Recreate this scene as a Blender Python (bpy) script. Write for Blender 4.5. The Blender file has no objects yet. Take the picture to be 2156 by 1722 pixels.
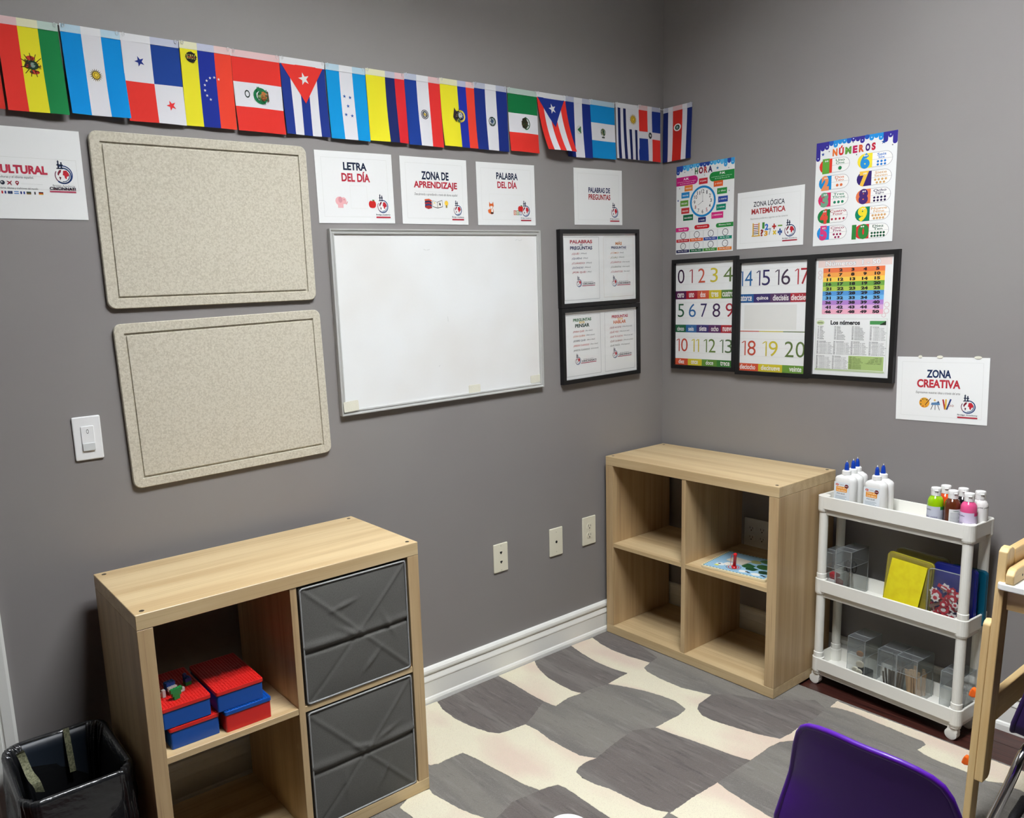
import bpy, bmesh, math, random
from mathutils import Matrix, Vector

# ------------------------------------------------------------------ camera, world, light, exposure
SC = bpy.context.scene
COL = SC.collection
PI = math.pi
cam = bpy.data.cameras.new('camera')
camo = bpy.data.objects.new('camera', cam)
COL.objects.link(camo)
SC.camera = camo
cam.sensor_fit = 'HORIZONTAL'
cam.sensor_width = 36.0
cam.lens = 28.196
cam.shift_x = 0.05626
cam.shift_y = 0.02210
cam.clip_start = 0.02
right = Vector((0.79536229, -0.60481192, -0.04001721))
up = Vector((0.13527318, 0.11276134, 0.98437089))
fwd = Vector((0.59084685, 0.78834474, -0.17150095))
camo.matrix_world = Matrix(((right.x, up.x, -fwd.x, -2.91809), (right.y, up.y, -fwd.y, -2.31520),
                            (right.z, up.z, -fwd.z, 1.51306), (0, 0, 0, 1)))
world = bpy.data.worlds.new('world')
SC.world = world
world.use_nodes = True
world.node_tree.nodes['Background'].inputs[0].default_value = (0.9, 0.95, 1.0, 1)
world.node_tree.nodes['Background'].inputs[1].default_value = 0.3
SC.view_settings.view_transform = 'Standard'
SC.view_settings.look = 'None'
SC.view_settings.gamma = 1.0
SC.view_settings.exposure = 0.06
SC.view_settings.use_curve_mapping = False
SC.cycles.max_bounces = 8
SC.cycles.diffuse_bounces = 3
SC.cycles.transparent_max_bounces = 24
CEIL = 3.05
LIGHT_STRENGTH = 70.0
# ceiling light panels: centre x, y, size x, size y  (built as fixtures below)
PANELS = [(-1.62, -1.43, 1.2, 0.6)]

# ------------------------------------------------------------------ helpers: colour and materials
def lin(c):
    r = []
    for v in c[:3]:
        v = v / 255.0
        r.append(v / 12.92 if v <= 0.04045 else ((v + 0.055) / 1.055) ** 2.4)
    return (r[0], r[1], r[2], 1.0)

MATS = {}
def mat(name, col=(200, 200, 200), rough=0.55, metal=0.0, spec=0.5, noise=None, bump=None, trans=0.0,
        coat=0.0, sheen=0.0):
    """noise=(col2, scale(xyz), detail, lo, hi) mixes a second colour in; bump=(scale, strength, distance)"""
    if name in MATS:
        return MATS[name]
    m = bpy.data.materials.new(name)
    m.use_nodes = True
    nt = m.node_tree
    b = nt.nodes['Principled BSDF']
    b.inputs['Base Color'].default_value = lin(col)
    b.inputs['Roughness'].default_value = rough
    b.inputs['Metallic'].default_value = metal
    b.inputs['Specular IOR Level'].default_value = spec
    b.inputs['Transmission Weight'].default_value = trans
    b.inputs['Coat Weight'].default_value = coat
    b.inputs['Sheen Weight'].default_value = sheen
    tc = None
    def coords(scale):
        nonlocal tc
        if tc is None:
            tc = nt.nodes.new('ShaderNodeTexCoord')
        mp = nt.nodes.new('ShaderNodeMapping')
        mp.inputs['Scale'].default_value = scale
        nt.links.new(tc.outputs['Object'], mp.inputs['Vector'])
        return mp.outputs[0]
    def noise_node(scale, detail):
        n = nt.nodes.new('ShaderNodeTexNoise')
        n.inputs['Scale'].default_value = 1.0
        n.inputs['Detail'].default_value = detail
        nt.links.new(coords(scale), n.inputs['Vector'])
        return n
    if noise:
        layers = noise if isinstance(noise, list) else [noise]
        prev = None
        for (c2, sc, det, lo, hi) in layers:
            n = noise_node(sc, det)
            rp = nt.nodes.new('ShaderNodeMapRange')
            rp.inputs['From Min'].default_value = lo
            rp.inputs['From Max'].default_value = hi
            nt.links.new(n.outputs['Fac'], rp.inputs['Value'])
            mx = nt.nodes.new('ShaderNodeMix')
            mx.data_type = 'RGBA'
            nt.links.new(rp.outputs[0], mx.inputs['Factor'])
            if prev is None:
                mx.inputs['A'].default_value = lin(col)
            else:
                nt.links.new(prev, mx.inputs['A'])
            mx.inputs['B'].default_value = lin(c2)
            prev = mx.outputs['Result']
        nt.links.new(prev, b.inputs['Base Color'])
    if bump:
        sc = bump[0] if isinstance(bump[0], tuple) else (bump[0],) * 3
        n = noise_node(sc, 3.0)
        bp = nt.nodes.new('ShaderNodeBump')
        bp.inputs['Strength'].default_value = bump[1]
        bp.inputs['Distance'].default_value = bump[2]
        nt.links.new(n.outputs['Fac'], bp.inputs['Height'])
        nt.links.new(bp.outputs[0], b.inputs['Normal'])
    MATS[name] = m
    return m

def clear_mat(name, tint=(255, 255, 255), gloss=0.05, rough=0.08, haze=0.0):
    """thin clear plastic or glazing: see-through with a fresnel gloss and optional milky body"""
    if name in MATS:
        return MATS[name]
    m = bpy.data.materials.new(name)
    m.use_nodes = True
    nt = m.node_tree
    for n in list(nt.nodes):
        if n.type != 'OUTPUT_MATERIAL':
            nt.nodes.remove(n)
    out = nt.nodes['Material Output']
    tr = nt.nodes.new('ShaderNodeBsdfTransparent')
    tr.inputs[0].default_value = lin(tint)
    gl = nt.nodes.new('ShaderNodeBsdfGlossy')
    gl.inputs['Roughness'].default_value = rough
    df = nt.nodes.new('ShaderNodeBsdfDiffuse')
    df.inputs[0].default_value = lin(tint)
    m1 = nt.nodes.new('ShaderNodeMixShader')
    m1.inputs[0].default_value = haze
    nt.links.new(tr.outputs[0], m1.inputs[1])
    nt.links.new(df.outputs[0], m1.inputs[2])
    lw = nt.nodes.new('ShaderNodeLayerWeight')
    pw = nt.nodes.new('ShaderNodeMath')
    pw.operation = 'POWER'
    pw.inputs[1].default_value = 4.0
    nt.links.new(lw.outputs['Facing'], pw.inputs[0])
    mul = nt.nodes.new('ShaderNodeMath')
    mul.operation = 'MULTIPLY_ADD'
    mul.inputs[1].default_value = 0.9
    mul.inputs[2].default_value = gloss
    nt.links.new(pw.outputs[0], mul.inputs[0])
    m2 = nt.nodes.new('ShaderNodeMixShader')
    nt.links.new(mul.outputs[0], m2.inputs[0])
    nt.links.new(m1.outputs[0], m2.inputs[1])
    nt.links.new(gl.outputs[0], m2.inputs[2])
    nt.links.new(m2.outputs[0], out.inputs['Surface'])
    MATS[name] = m
    return m

def emit_mat(name, col, strength):
    m = bpy.data.materials.new(name)
    m.use_nodes = True
    b = m.node_tree.nodes['Principled BSDF']
    b.inputs['Base Color'].default_value = lin((230, 230, 230))
    b.inputs['Emission Color'].default_value = lin(col)
    b.inputs['Emission Strength'].default_value = strength
    MATS[name] = m
    return m

# ------------------------------------------------------------------ helpers: meshes and objects
class MB:
    def __init__(self):
        self.v = []
        self.f = []
        self.mi = []
        self.smooth = False
    def add(self, vs, fs, mi=0):
        o = len(self.v)
        self.v += [tuple(p) for p in vs]
        for f in fs:
            self.f.append(tuple(i + o for i in f))
            self.mi.append(mi)
        return self
    def box(self, x0, x1, y0, y1, z0, z1, mi=0):
        return self.add([(x0, y0, z0), (x1, y0, z0), (x1, y1, z0), (x0, y1, z0), (x0, y0, z1), (x1, y0, z1), (x1, y1, z1), (x0, y1, z1)],
                        [(0, 3, 2, 1), (4, 5, 6, 7), (0, 1, 5, 4), (1, 2, 6, 5), (2, 3, 7, 6), (3, 0, 4, 7)], mi)
    def prism(self, poly, z0, z1, mi=0, axis='z'):
        """closed polygon (ccw) pushed from z0 to z1 along an axis"""
        n = len(poly)
        def P(a, b, c):
            return {'z': (a, b, c), 'y': (a, c, b), 'x': (c, a, b)}[axis]
        vs = [P(a, b, z0) for a, b in poly] + [P(a, b, z1) for a, b in poly]
        fs = [tuple(range(n - 1, -1, -1)), tuple(range(n, 2 * n))]
        fs += [(i, (i + 1) % n, n + (i + 1) % n, n + i) for i in range(n)]
        if axis == 'y':
            fs = [tuple(reversed(f)) for f in fs]
        return self.add(vs, fs, mi)
    def lathe(self, prof, n=20, c=(0, 0, 0), mi=0, sx=1.0, sy=1.0, cap=True):
        vs = []
        for r, z in prof:
            for i in range(n):
                a = 2 * PI * i / n
                vs.append((c[0] + r * sx * math.cos(a), c[1] + r * sy * math.sin(a), c[2] + z))
        fs = []
        for j in range(len(prof) - 1):
            for i in range(n):
                fs.append((j * n + i, j * n + (i + 1) % n, (j + 1) * n + (i + 1) % n, (j + 1) * n + i))
        if cap:
            fs.append(tuple(range(n - 1, -1, -1)))
            k = (len(prof) - 1) * n
            fs.append(tuple(range(k, k + n)))
        return self.add(vs, fs, mi)
    def loft(self, rings, mi=0, cap=True, closed=True):
        """rings: list of equally long point lists"""
        n = len(rings[0])
        vs = [p for r in rings for p in r]
        fs = []
        for j in range(len(rings) - 1):
            for i in range(n if closed else n - 1):
                fs.append((j * n + i, j * n + (i + 1) % n, (j + 1) * n + (i + 1) % n, (j + 1) * n + i))
        if cap:
            fs.append(tuple(range(n - 1, -1, -1)))
            k = (len(rings) - 1) * n
            fs.append(tuple(range(k, k + n)))
        return self.add(vs, fs, mi)
    def tube(self, pts, r, n=10, mi=0, closed=False):
        pts = [Vector(p) for p in pts]
        rings = []
        prev = None
        m = len(pts)
        for i, p in enumerate(pts):
            if closed:
                t = (pts[(i + 1) % m] - pts[i - 1]).normalized()
            else:
                t = (pts[min(i + 1, m - 1)] - pts[max(i - 1, 0)]).normalized()
            if prev is None:
                a = Vector((0, 0, 1)) if abs(t.z) < 0.9 else Vector((1, 0, 0))
                u = t.cross(a).normalized()
            else:
                u = (prev - t * prev.dot(t)).normalized()
            prev = u
            w = t.cross(u)
            rr = r[i] if isinstance(r, (list, tuple)) else r
            rings.append([tuple(p + (u * math.cos(2 * PI * k / n) + w * math.sin(2 * PI * k / n)) * rr) for k in range(n)])
        if closed:
            rings.append(rings[0])
        return self.loft(rings, mi, cap=not closed)
    def grid(self, nu, nv, fn, mi=0):
        vs = [fn(i / nu, j / nv) for j in range(nv + 1) for i in range(nu + 1)]
        fs = [(j * (nu + 1) + i, j * (nu + 1) + i + 1, (j + 1) * (nu + 1) + i + 1, (j + 1) * (nu + 1) + i) for j in range(nv) for i in range(nu)]
        return self.add(vs, fs, mi)
    def mesh(self, name):
        me = bpy.data.meshes.new(name)
        me.from_pydata(self.v, [], self.f)
        me.polygons.foreach_set('material_index', self.mi)
        if self.smooth:
            me.polygons.foreach_set('use_smooth', [True] * len(me.polygons))
        me.update()
        return me

def link(name, data, parent=None):
    o = bpy.data.objects.new(name, data)
    COL.objects.link(o)
    if parent is not None:
        o.parent = parent
    return o

def part(name, mb, m, parent=None, bevel=0.0, smooth=False, fix=True, segs=2, angle=35):
    mb.smooth = smooth
    me = mb.mesh(name) if isinstance(mb, MB) else mb
    if fix and isinstance(mb, MB):
        bm = bmesh.new()
        bm.from_mesh(me)
        bmesh.ops.recalc_face_normals(bm, faces=bm.faces)
        bm.to_mesh(me)
        bm.free()
    for mm in (m if isinstance(m, (list, tuple)) else [m]):
        me.materials.append(mm)
    o = link(name, me, parent)
    if bevel > 0:
        b = o.modifiers.new('bevel', 'BEVEL')
        b.width = bevel
        b.segments = segs
        b.limit_method = 'ANGLE'
        b.angle_limit = math.radians(angle)
    return o

def tag(o, label, cat, group=None, kind=None):
    o['label'] = label
    o['category'] = cat
    if group:
        o['group'] = group
    if kind:
        o['kind'] = kind
    return o

def thing(name, label, cat, loc=(0, 0, 0), rot=(0, 0, 0), group=None):
    o = link(name, None)
    o.empty_display_size = 0.05
    o.location = loc
    o.rotation_euler = rot
    return tag(o, label, cat, group)

def struct(o):
    o['kind'] = 'structure'
    return o

def wall_matrix(wall, a, z, off, tilt=0.0):
    """local x = to the right on the wall, local y = up, local z = out of the wall; a = x on the left wall, y on the right wall"""
    if wall == 'L':
        m = Matrix.Translation((a, -off, z)) @ Matrix.Rotation(PI / 2, 4, 'X')
    else:
        m = Matrix.Translation((-off, a, z)) @ Matrix.Rotation(-PI / 2, 4, 'Z') @ Matrix.Rotation(PI / 2, 4, 'X')
    return m @ Matrix.Rotation(tilt, 4, 'Z')

def wall_thing(name, label, cat, wall, a, z, off=0.0005, tilt=0.0, group=None):
    o = thing(name, label, cat, group=group)
    o.matrix_world = wall_matrix(wall, a, z, off, tilt)
    return o

def rrect(x0, x1, y0, y1, r, n=5):
    pts = []
    for cx, cy, a0 in ((x1 - r, y0 + r, -PI / 2), (x1 - r, y1 - r, 0), (x0 + r, y1 - r, PI / 2), (x0 + r, y0 + r, PI)):
        for i in range(n + 1):
            a = a0 + PI / 2 * i / n
            pts.append((cx + r * math.cos(a), cy + r * math.sin(a)))
    return pts

# ------------------------------------------------------------------ printed art: flat shapes and lettering laid on sheets
PRINTS = []
def ink(c):
    return mat('ink_%d_%d_%d' % tuple(c), c, 0.75, spec=0.15)

class Print:
    """shapes in a w x h sheet; x from the left, y from the top, both as fractions of the sheet"""
    def __init__(self, parent, w, h, z0=0.0004, name='print', fn=None, cuts=None, step=0.00012):
        self.parent, self.w, self.h, self.z0, self.name = parent, w, h, z0, name
        self.fn, self.cuts, self.step = fn, cuts, step
        self.items = []
        self.texts = []
        PRINTS.append(self)
    def xy(self, fx, fy):
        return ((fx - 0.5) * self.w, (0.5 - fy) * self.h)
    def poly(self, pts, c, lay=1):
        self.items.append(([self.xy(*p) for p in pts], c, lay))
    def rect(self, x0, y0, x1, y1, c, lay=1):
        self.poly([(x0, y1), (x1, y1), (x1, y0), (x0, y0)], c, lay)
    def pill(self, x0, y0, x1, y1, c, lay=1, rl=1.0, rr=1.0):
        a, b = self.xy(x0, y1), self.xy(x1, y0)
        r = (b[1] - a[1]) / 2 * 0.999
        pts = []
        for cx, cy, a0, k in ((b[0], a[1], -PI / 2, rr), (b[0], b[1], 0, rr), (a[0], b[1], PI / 2, rl), (a[0], a[1], PI, rl)):
            q = max(r * k, 1e-5)
            ccx = cx - q if a0 in (-PI / 2, 0) else cx + q
            ccy = cy + q if a0 in (-PI / 2, PI) else cy - q
            for i in range(5):
                t = a0 + PI / 2 * i / 4
                pts.append((ccx + q * math.cos(t), ccy + q * math.sin(t)))
        self.items.append((pts, c, lay))
    def circ(self, fx, fy, r, c, lay=1, n=20, ry=None, a0=0.0, a1=2 * PI):
        """r in metres"""
        x, y = self.xy(fx, fy)
        ry = r if ry is None else ry
        if a1 - a0 >= 2 * PI - 1e-6:
            pts = [(x + r * math.cos(2 * PI * i / n), y + ry * math.sin(2 * PI * i / n)) for i in range(n)]
        else:
            pts = [(x + r * math.cos(a0 + (a1 - a0) * i / n), y + ry * math.sin(a0 + (a1 - a0) * i / n)) for i in range(n + 1)]
        self.items.append((pts, c, lay))
    def ring(self, fx, fy, r0, r1, c, lay=1, n=28, a0=0.0, a1=2 * PI, ky=1.0):
        x, y = self.xy(fx, fy)
        for i in range(n):
            a, b = a0 + (a1 - a0) * i / n, a0 + (a1 - a0) * (i + 1) / n
            q = [(x + r * math.cos(t), y + ky * r * math.sin(t)) for r, t in ((r0, a), (r1, a), (r1, b), (r0, b))]
            self.items.append((q, c, lay))
    def star(self, fx, fy, r, c, lay=1, n=5, k=0.4, rot=PI / 2):
        x, y = self.xy(fx, fy)
        self.items.append(([(x + (r if i % 2 == 0 else r * k) * math.cos(rot + PI * i / n), y + (r if i % 2 == 0 else r * k) * math.sin(rot + PI * i / n)) for i in range(2 * n)], c, lay))
    def line(self, x0, y0, x1, y1, wd, c, lay=1):
        a, b = Vector(self.xy(x0, y0)), Vector(self.xy(x1, y1))
        d = (b - a).normalized()
        nn = Vector((-d.y, d.x)) * wd / 2
        self.items.append(([tuple(a - nn), tuple(b - nn), tuple(b + nn), tuple(a + nn)], c, lay))
    def frame(self, x0, y0, x1, y1, wd, c, lay=1):
        for q in ((x0, y0, x1, y0), (x0, y1, x1, y1), (x0, y0, x0, y1), (x1, y0, x1, y1)):
            self.line(*q, wd, c, lay)
    def text(self, s, x0, y0, x1, y1, c, lay=2, bold=0.02, shear=0.0):
        """lettering stretched to fill the box"""
        self.texts.append((s, x0, y0, x1, y1, c, lay, bold, shear))

def build_prints():
    keys = {}
    for p in PRINTS:
        for t in p.texts:
            keys[(t[0], t[7], t[8])] = None
    tmp = bpy.data.collections.new('lettering')
    COL.children.link(tmp)
    obs = []
    for k in keys:
        cu = bpy.data.curves.new('lettering', 'FONT')
        cu.body = k[0]
        cu.size = 1.0
        cu.dimensions = '2D'
        cu.fill_mode = 'FRONT'
        cu.resolution_u = 4
        cu.offset = k[1]
        cu.shear = k[2]
        o = bpy.data.objects.new('lettering', cu)
        tmp.objects.link(o)
        obs.append((k, o))
    dg = bpy.context.evaluated_depsgraph_get()
    dg.update()
    for k, o in obs:
        e = o.evaluated_get(dg)
        me = e.to_mesh()
        keys[k] = ([(v.co.x, v.co.y) for v in me.vertices], [tuple(q.vertices) for q in me.polygons])
        e.to_mesh_clear()
    for k, o in obs:
        cu = o.data
        bpy.data.objects.remove(o)
        bpy.data.curves.remove(cu)
    bpy.data.collections.remove(tmp)
    for p in PRINTS:
        mb = MB()
        ms, idx = [], {}
        def mi(c):
            if c not in idx:
                idx[c] = len(ms)
                ms.append(ink(c))
            return idx[c]
        def put(vs, fs, c, lay):
            z = p.z0 + lay * p.step
            if p.fn:
                vs = [p.fn(x, y, z) for x, y in vs]
            else:
                vs = [(x, y, z) for x, y in vs]
            mb.add(vs, fs, mi(c))
        for pts, c, lay in p.items:
            if p.cuts:
                bm = bmesh.new()
                bm.faces.new([bm.verts.new((x, y, 0)) for x, y in pts])
                if len(pts) > 4:
                    bmesh.ops.triangulate(bm, faces=bm.faces)
                for ax, vals in p.cuts.items():
                    for q in vals:
                        g = bm.verts[:] + bm.edges[:] + bm.faces[:]
                        bmesh.ops.bisect_plane(bm, geom=g, dist=1e-6, plane_co=(q, 0, 0) if ax == 'x' else (0, q, 0), plane_no=(1, 0, 0) if ax == 'x' else (0, 1, 0))
                bm.verts.index_update()
                put([(v.co.x, v.co.y) for v in bm.verts], [tuple(v.index for v in f.verts) for f in bm.faces], c, lay)
                bm.free()
            else:
                put(pts, [tuple(range(len(pts)))], c, lay)
        for s, x0, y0, x1, y1, c, lay, bold, shear in p.texts:
            vs, fs = keys[(s, bold, shear)]
            if not vs:
                continue
            xs = [v[0] for v in vs]
            ys = [v[1] for v in vs]
            ax, bx, ay, by = min(xs), max(xs), min(ys), max(ys)
            X0, Y0 = p.xy(x0, y1)
            X1, Y1 = p.xy(x1, y0)
            kx = (X1 - X0) / max(bx - ax, 1e-6)
            ky = (Y1 - Y0) / max(by - ay, 1e-6)
            if kx > 1.7 * ky:
                kx2 = 1.7 * ky
                X0 += (kx - kx2) * (bx - ax) / 2
                kx = kx2
            put([(X0 + (v[0] - ax) * kx, Y0 + (v[1] - ay) * ky) for v in vs], fs, c, lay)
        if mb.v:
            me = mb.mesh(p.name)
            bm = bmesh.new()
            bm.from_mesh(me)
            if not p.fn:
                for f in bm.faces:
                    if f.normal.z < 0:
                        f.normal_flip()
            bm.to_mesh(me)
            bm.free()
            for m in ms:
                me.materials.append(m)
            link(p.name, me, p.parent)

def merge_print(parent, w, h, **k):
    return Print(parent, w, h, **k)
# ------------------------------------------------------------------ materials used widely
WALL = mat('wall_paint', (139, 135, 133), 0.5, spec=0.3, noise=((135, 130, 129), (1.5, 1.5, 1.5), 2, 0.35, 0.65), bump=(180, 0.06, 0.001))
TRIM = mat('trim_paint', (242, 242, 235), 0.35)
CEILM = mat('ceiling_tile', (225, 225, 220), 0.8)
PLANK = mat('dark_wood_floor', (74, 38, 32), 0.3, noise=[((40, 20, 18), (60, 3, 60), 4, 0.35, 0.65), ((96, 54, 44), (140, 6, 140), 3, 0.55, 0.75)])
GAP = mat('floor_gap', (25, 14, 12), 0.7)
OAKX = mat('oak_grain_x', (212, 189, 146), 0.42, noise=[((194, 166, 122), (1.2, 26, 26), 4, 0.38, 0.66), ((172, 142, 102), (2.5, 220, 220), 3, 0.56, 0.8)])
OAKZ = mat('oak_grain_z', (198, 171, 129), 0.42, noise=[((178, 149, 108), (26, 26, 1.2), 4, 0.38, 0.66), ((154, 125, 90), (220, 220, 2.5), 3, 0.56, 0.8)])
STEEL = mat('cam_steel', (120, 112, 100), 0.3, metal=1.0)
ALU = mat('brushed_aluminium', (206, 207, 203), 0.4, metal=0.35)
BLACKFRAME = mat('black_frame', (14, 14, 15), 0.38)
PAPER = mat('white_paper', (238, 239, 236), 0.7)
GLASS = clear_mat('glazing', (255, 255, 255), 0.012, 0.03)
PLATE = mat('ivory_plate', (232, 228, 206), 0.35)
PLATEW = mat('white_plate', (240, 241, 240), 0.3)
DARK = mat('slot_black', (12, 12, 12), 0.6)
CARTW = mat('cart_white', (236, 235, 226), 0.34)

# ------------------------------------------------------------------ room shell
X0, Y0 = -6.8, -7.2
struct(part('wall_left', MB().box(X0, 0.0, 0.0, 0.1, 0, CEIL), WALL))
struct(part('wall_right', MB().box(0.0, 0.1, Y0, 0.1, 0, CEIL), WALL))
struct(part('wall_back', MB().box(X0, 0.1, Y0 - 0.1, Y0, 0, CEIL), WALL))
struct(part('wall_far_left', MB().box(X0 - 0.1, X0, Y0 - 0.1, 0.1, 0, CEIL), WALL))
fl = struct(part('floor', MB().box(X0 - 0.1, 0.1, Y0 - 0.1, 0.1, -0.1, -0.002), GAP))
pk = MB().box(0, 0.1235, 0, 1.2185, -0.0025, 0.0).mesh('plank')
pk.materials.append(PLANK)
rnd = random.Random(4)
for i in range(56):
    x = -0.125 * (i + 1) + 0.02
    if -2.2 < x < -0.75:
        continue
    y, ln = 0.0, rnd.uniform(0.3, 1.22)
    while y > -5.0:
        o = link('plank', pk, fl)
        o.location = (x, y - ln, 0)
        o.scale = (1, ln / 1.22, 1)
        y -= ln
        ln = 1.22

# skirting: one profile run along each wall
prof = [(0, 0), (-0.021, 0), (-0.021, 0.02), (-0.018, 0.028), (-0.0145, 0.032), (-0.0145, 0.09), (-0.0165, 0.093), (-0.0165, 0.097),
        (-0.012, 0.112), (-0.0105, 0.119), (-0.0155, 0.122), (-0.0165, 0.128), (-0.0155, 0.136), (-0.010, 0.143), (0, 0.1445)]
def skirting(name, a, b, wall):
    if wall == 'L':
        rings = [[(x, y, z) for y, z in prof] for x in (a, b)]
    else:
        rings = [[(x, y, z) for x, z in prof] for y in (a, b)]
    struct(part(name, MB().loft(rings), TRIM))
skirting('baseboard_left', -2.69, 0.0, 'L')
skirting('baseboard_right', 0.0, Y0, 'R')
# door casing at the left edge
cp = [(-2.69, 0), (-2.69, -0.016), (-2.6975, -0.018), (-2.72, -0.016), (-2.7225, -0.012), (-2.7265, -0.012), (-2.729, -0.0155), (-2.752, -0.013), (-2.757, -0.009), (-2.762, -0.009), (-2.765, 0)]
struct(part('trim_1', MB().prism(cp, 0.0, 2.1), TRIM))
struct(part('door_1', MB().box(-3.55, -2.766, -0.006, 0.0, 0.005, 2.06), mat('door_paint', (226, 226, 220), 0.4)))

# ceiling light fixtures
EM = emit_mat('lit_diffuser', (247, 250, 255), LIGHT_STRENGTH)
FIXW = mat('fixture_white', (190, 190, 186), 0.5)
RD = 0.15   # depth of the recess
cm = MB()
py_, psx, psy = PANELS[0][1:]
cm.box(X0, 0.1, Y0, py_ - psy / 2, CEIL, CEIL + 0.16)
cm.box(X0, 0.1, py_ + psy / 2, 0.1, CEIL, CEIL + 0.16)
edge = X0
for q in sorted(PANELS):
    cm.box(edge, q[0] - psx / 2, py_ - psy / 2, py_ + psy / 2, CEIL, CEIL + 0.16)
    cm.box(q[0] - psx / 2, q[0] + psx / 2, py_ - psy / 2, py_ + psy / 2, CEIL + 0.155, CEIL + 0.16)
    edge = q[0] + psx / 2
cm.box(edge, 0.1, py_ - psy / 2, py_ + psy / 2, CEIL, CEIL + 0.16)
struct(part('ceiling', cm, CEILM))
for i, (x, y, sx, sy) in enumerate(PANELS):
    t = thing('ceiling_light', 'recessed white ceiling light panel above the rug', 'light', (x, y, CEIL))
    fr = MB()
    for q in ((-sx / 2, sx / 2, -sy / 2, -sy / 2 + 0.015), (-sx / 2, sx / 2, sy / 2 - 0.015, sy / 2), (-sx / 2, -sx / 2 + 0.015, -sy / 2 + 0.015, sy / 2 - 0.015), (sx / 2 - 0.015, sx / 2, -sy / 2 + 0.015, sy / 2 - 0.015)):
        fr.box(*q, -0.003, RD)
    fr.box(-sx / 2 + 0.015, sx / 2 - 0.015, -0.012, 0.012, 0.02, RD)
    part('recessed_housing', fr, FIXW, t)
    for k in range(3):  # unseen blades, added to cut the light spreading onto the right wall
        xb = -sx / 2 + sx * (k + 1) / 4
        part('light_cutoff_blade', MB().box(xb - 0.001, xb + 0.001, -sy / 2 + 0.016, sy / 2 - 0.016, 0.0, 0.05), FIXW, t)
    for s in (-1, 1):
        part('diffuser', MB().box(-sx / 2 + 0.016, sx / 2 - 0.016, *sorted((s * 0.014, s * (sy / 2 - 0.016))), RD - 0.012, RD - 0.002), EM, t)

# ------------------------------------------------------------------ rug with woven pattern patches
RUGZ = 0.008
RUG = mat('rug_grey', (132, 128, 120), 0.95, spec=0.1, sheen=0.15,
          noise=[((118, 114, 108), (9, 1.2, 1), 2.0, 0.45, 0.60), ((142, 138, 131), (70, 9, 70), 3, 0.55, 0.78), ((106, 102, 97), (110, 18, 110), 4, 0.58, 0.82), ((150, 146, 140), (420, 300, 420), 2, 0.55, 0.85)], bump=(420, 0.9, 0.004))
RUGD = mat('rug_warm_grey', (110, 103, 98), 0.95, spec=0.1, sheen=0.15,
           noise=[((124, 119, 113), (14, 1.0, 1), 2.0, 0.50, 0.62), ((92, 86, 83), (80, 10, 80), 3, 0.52, 0.75), ((138, 133, 127), (120, 12, 120), 3, 0.58, 0.80), ((128, 122, 117), (420, 300, 420), 2, 0.55, 0.85)], bump=(420, 0.9, 0.004))
CREAM = mat('rug_cream', (240, 233, 206), 0.95, spec=0.1, sheen=0.15, noise=[((232, 212, 192), (4.2, 2.4, 1), 2.5, 0.44, 0.60), ((218, 206, 180), (300, 300, 300), 2, 0.52, 0.85)], bump=(420, 0.9, 0.004))
rug = part('rug', MB().box(-2.40, -0.232, -3.05, -0.0235, 0.0, RUGZ), RUG, bevel=0.003)
tag(rug, 'grey area rug with cream and pink wavy patches covering the floor', 'rug')
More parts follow.
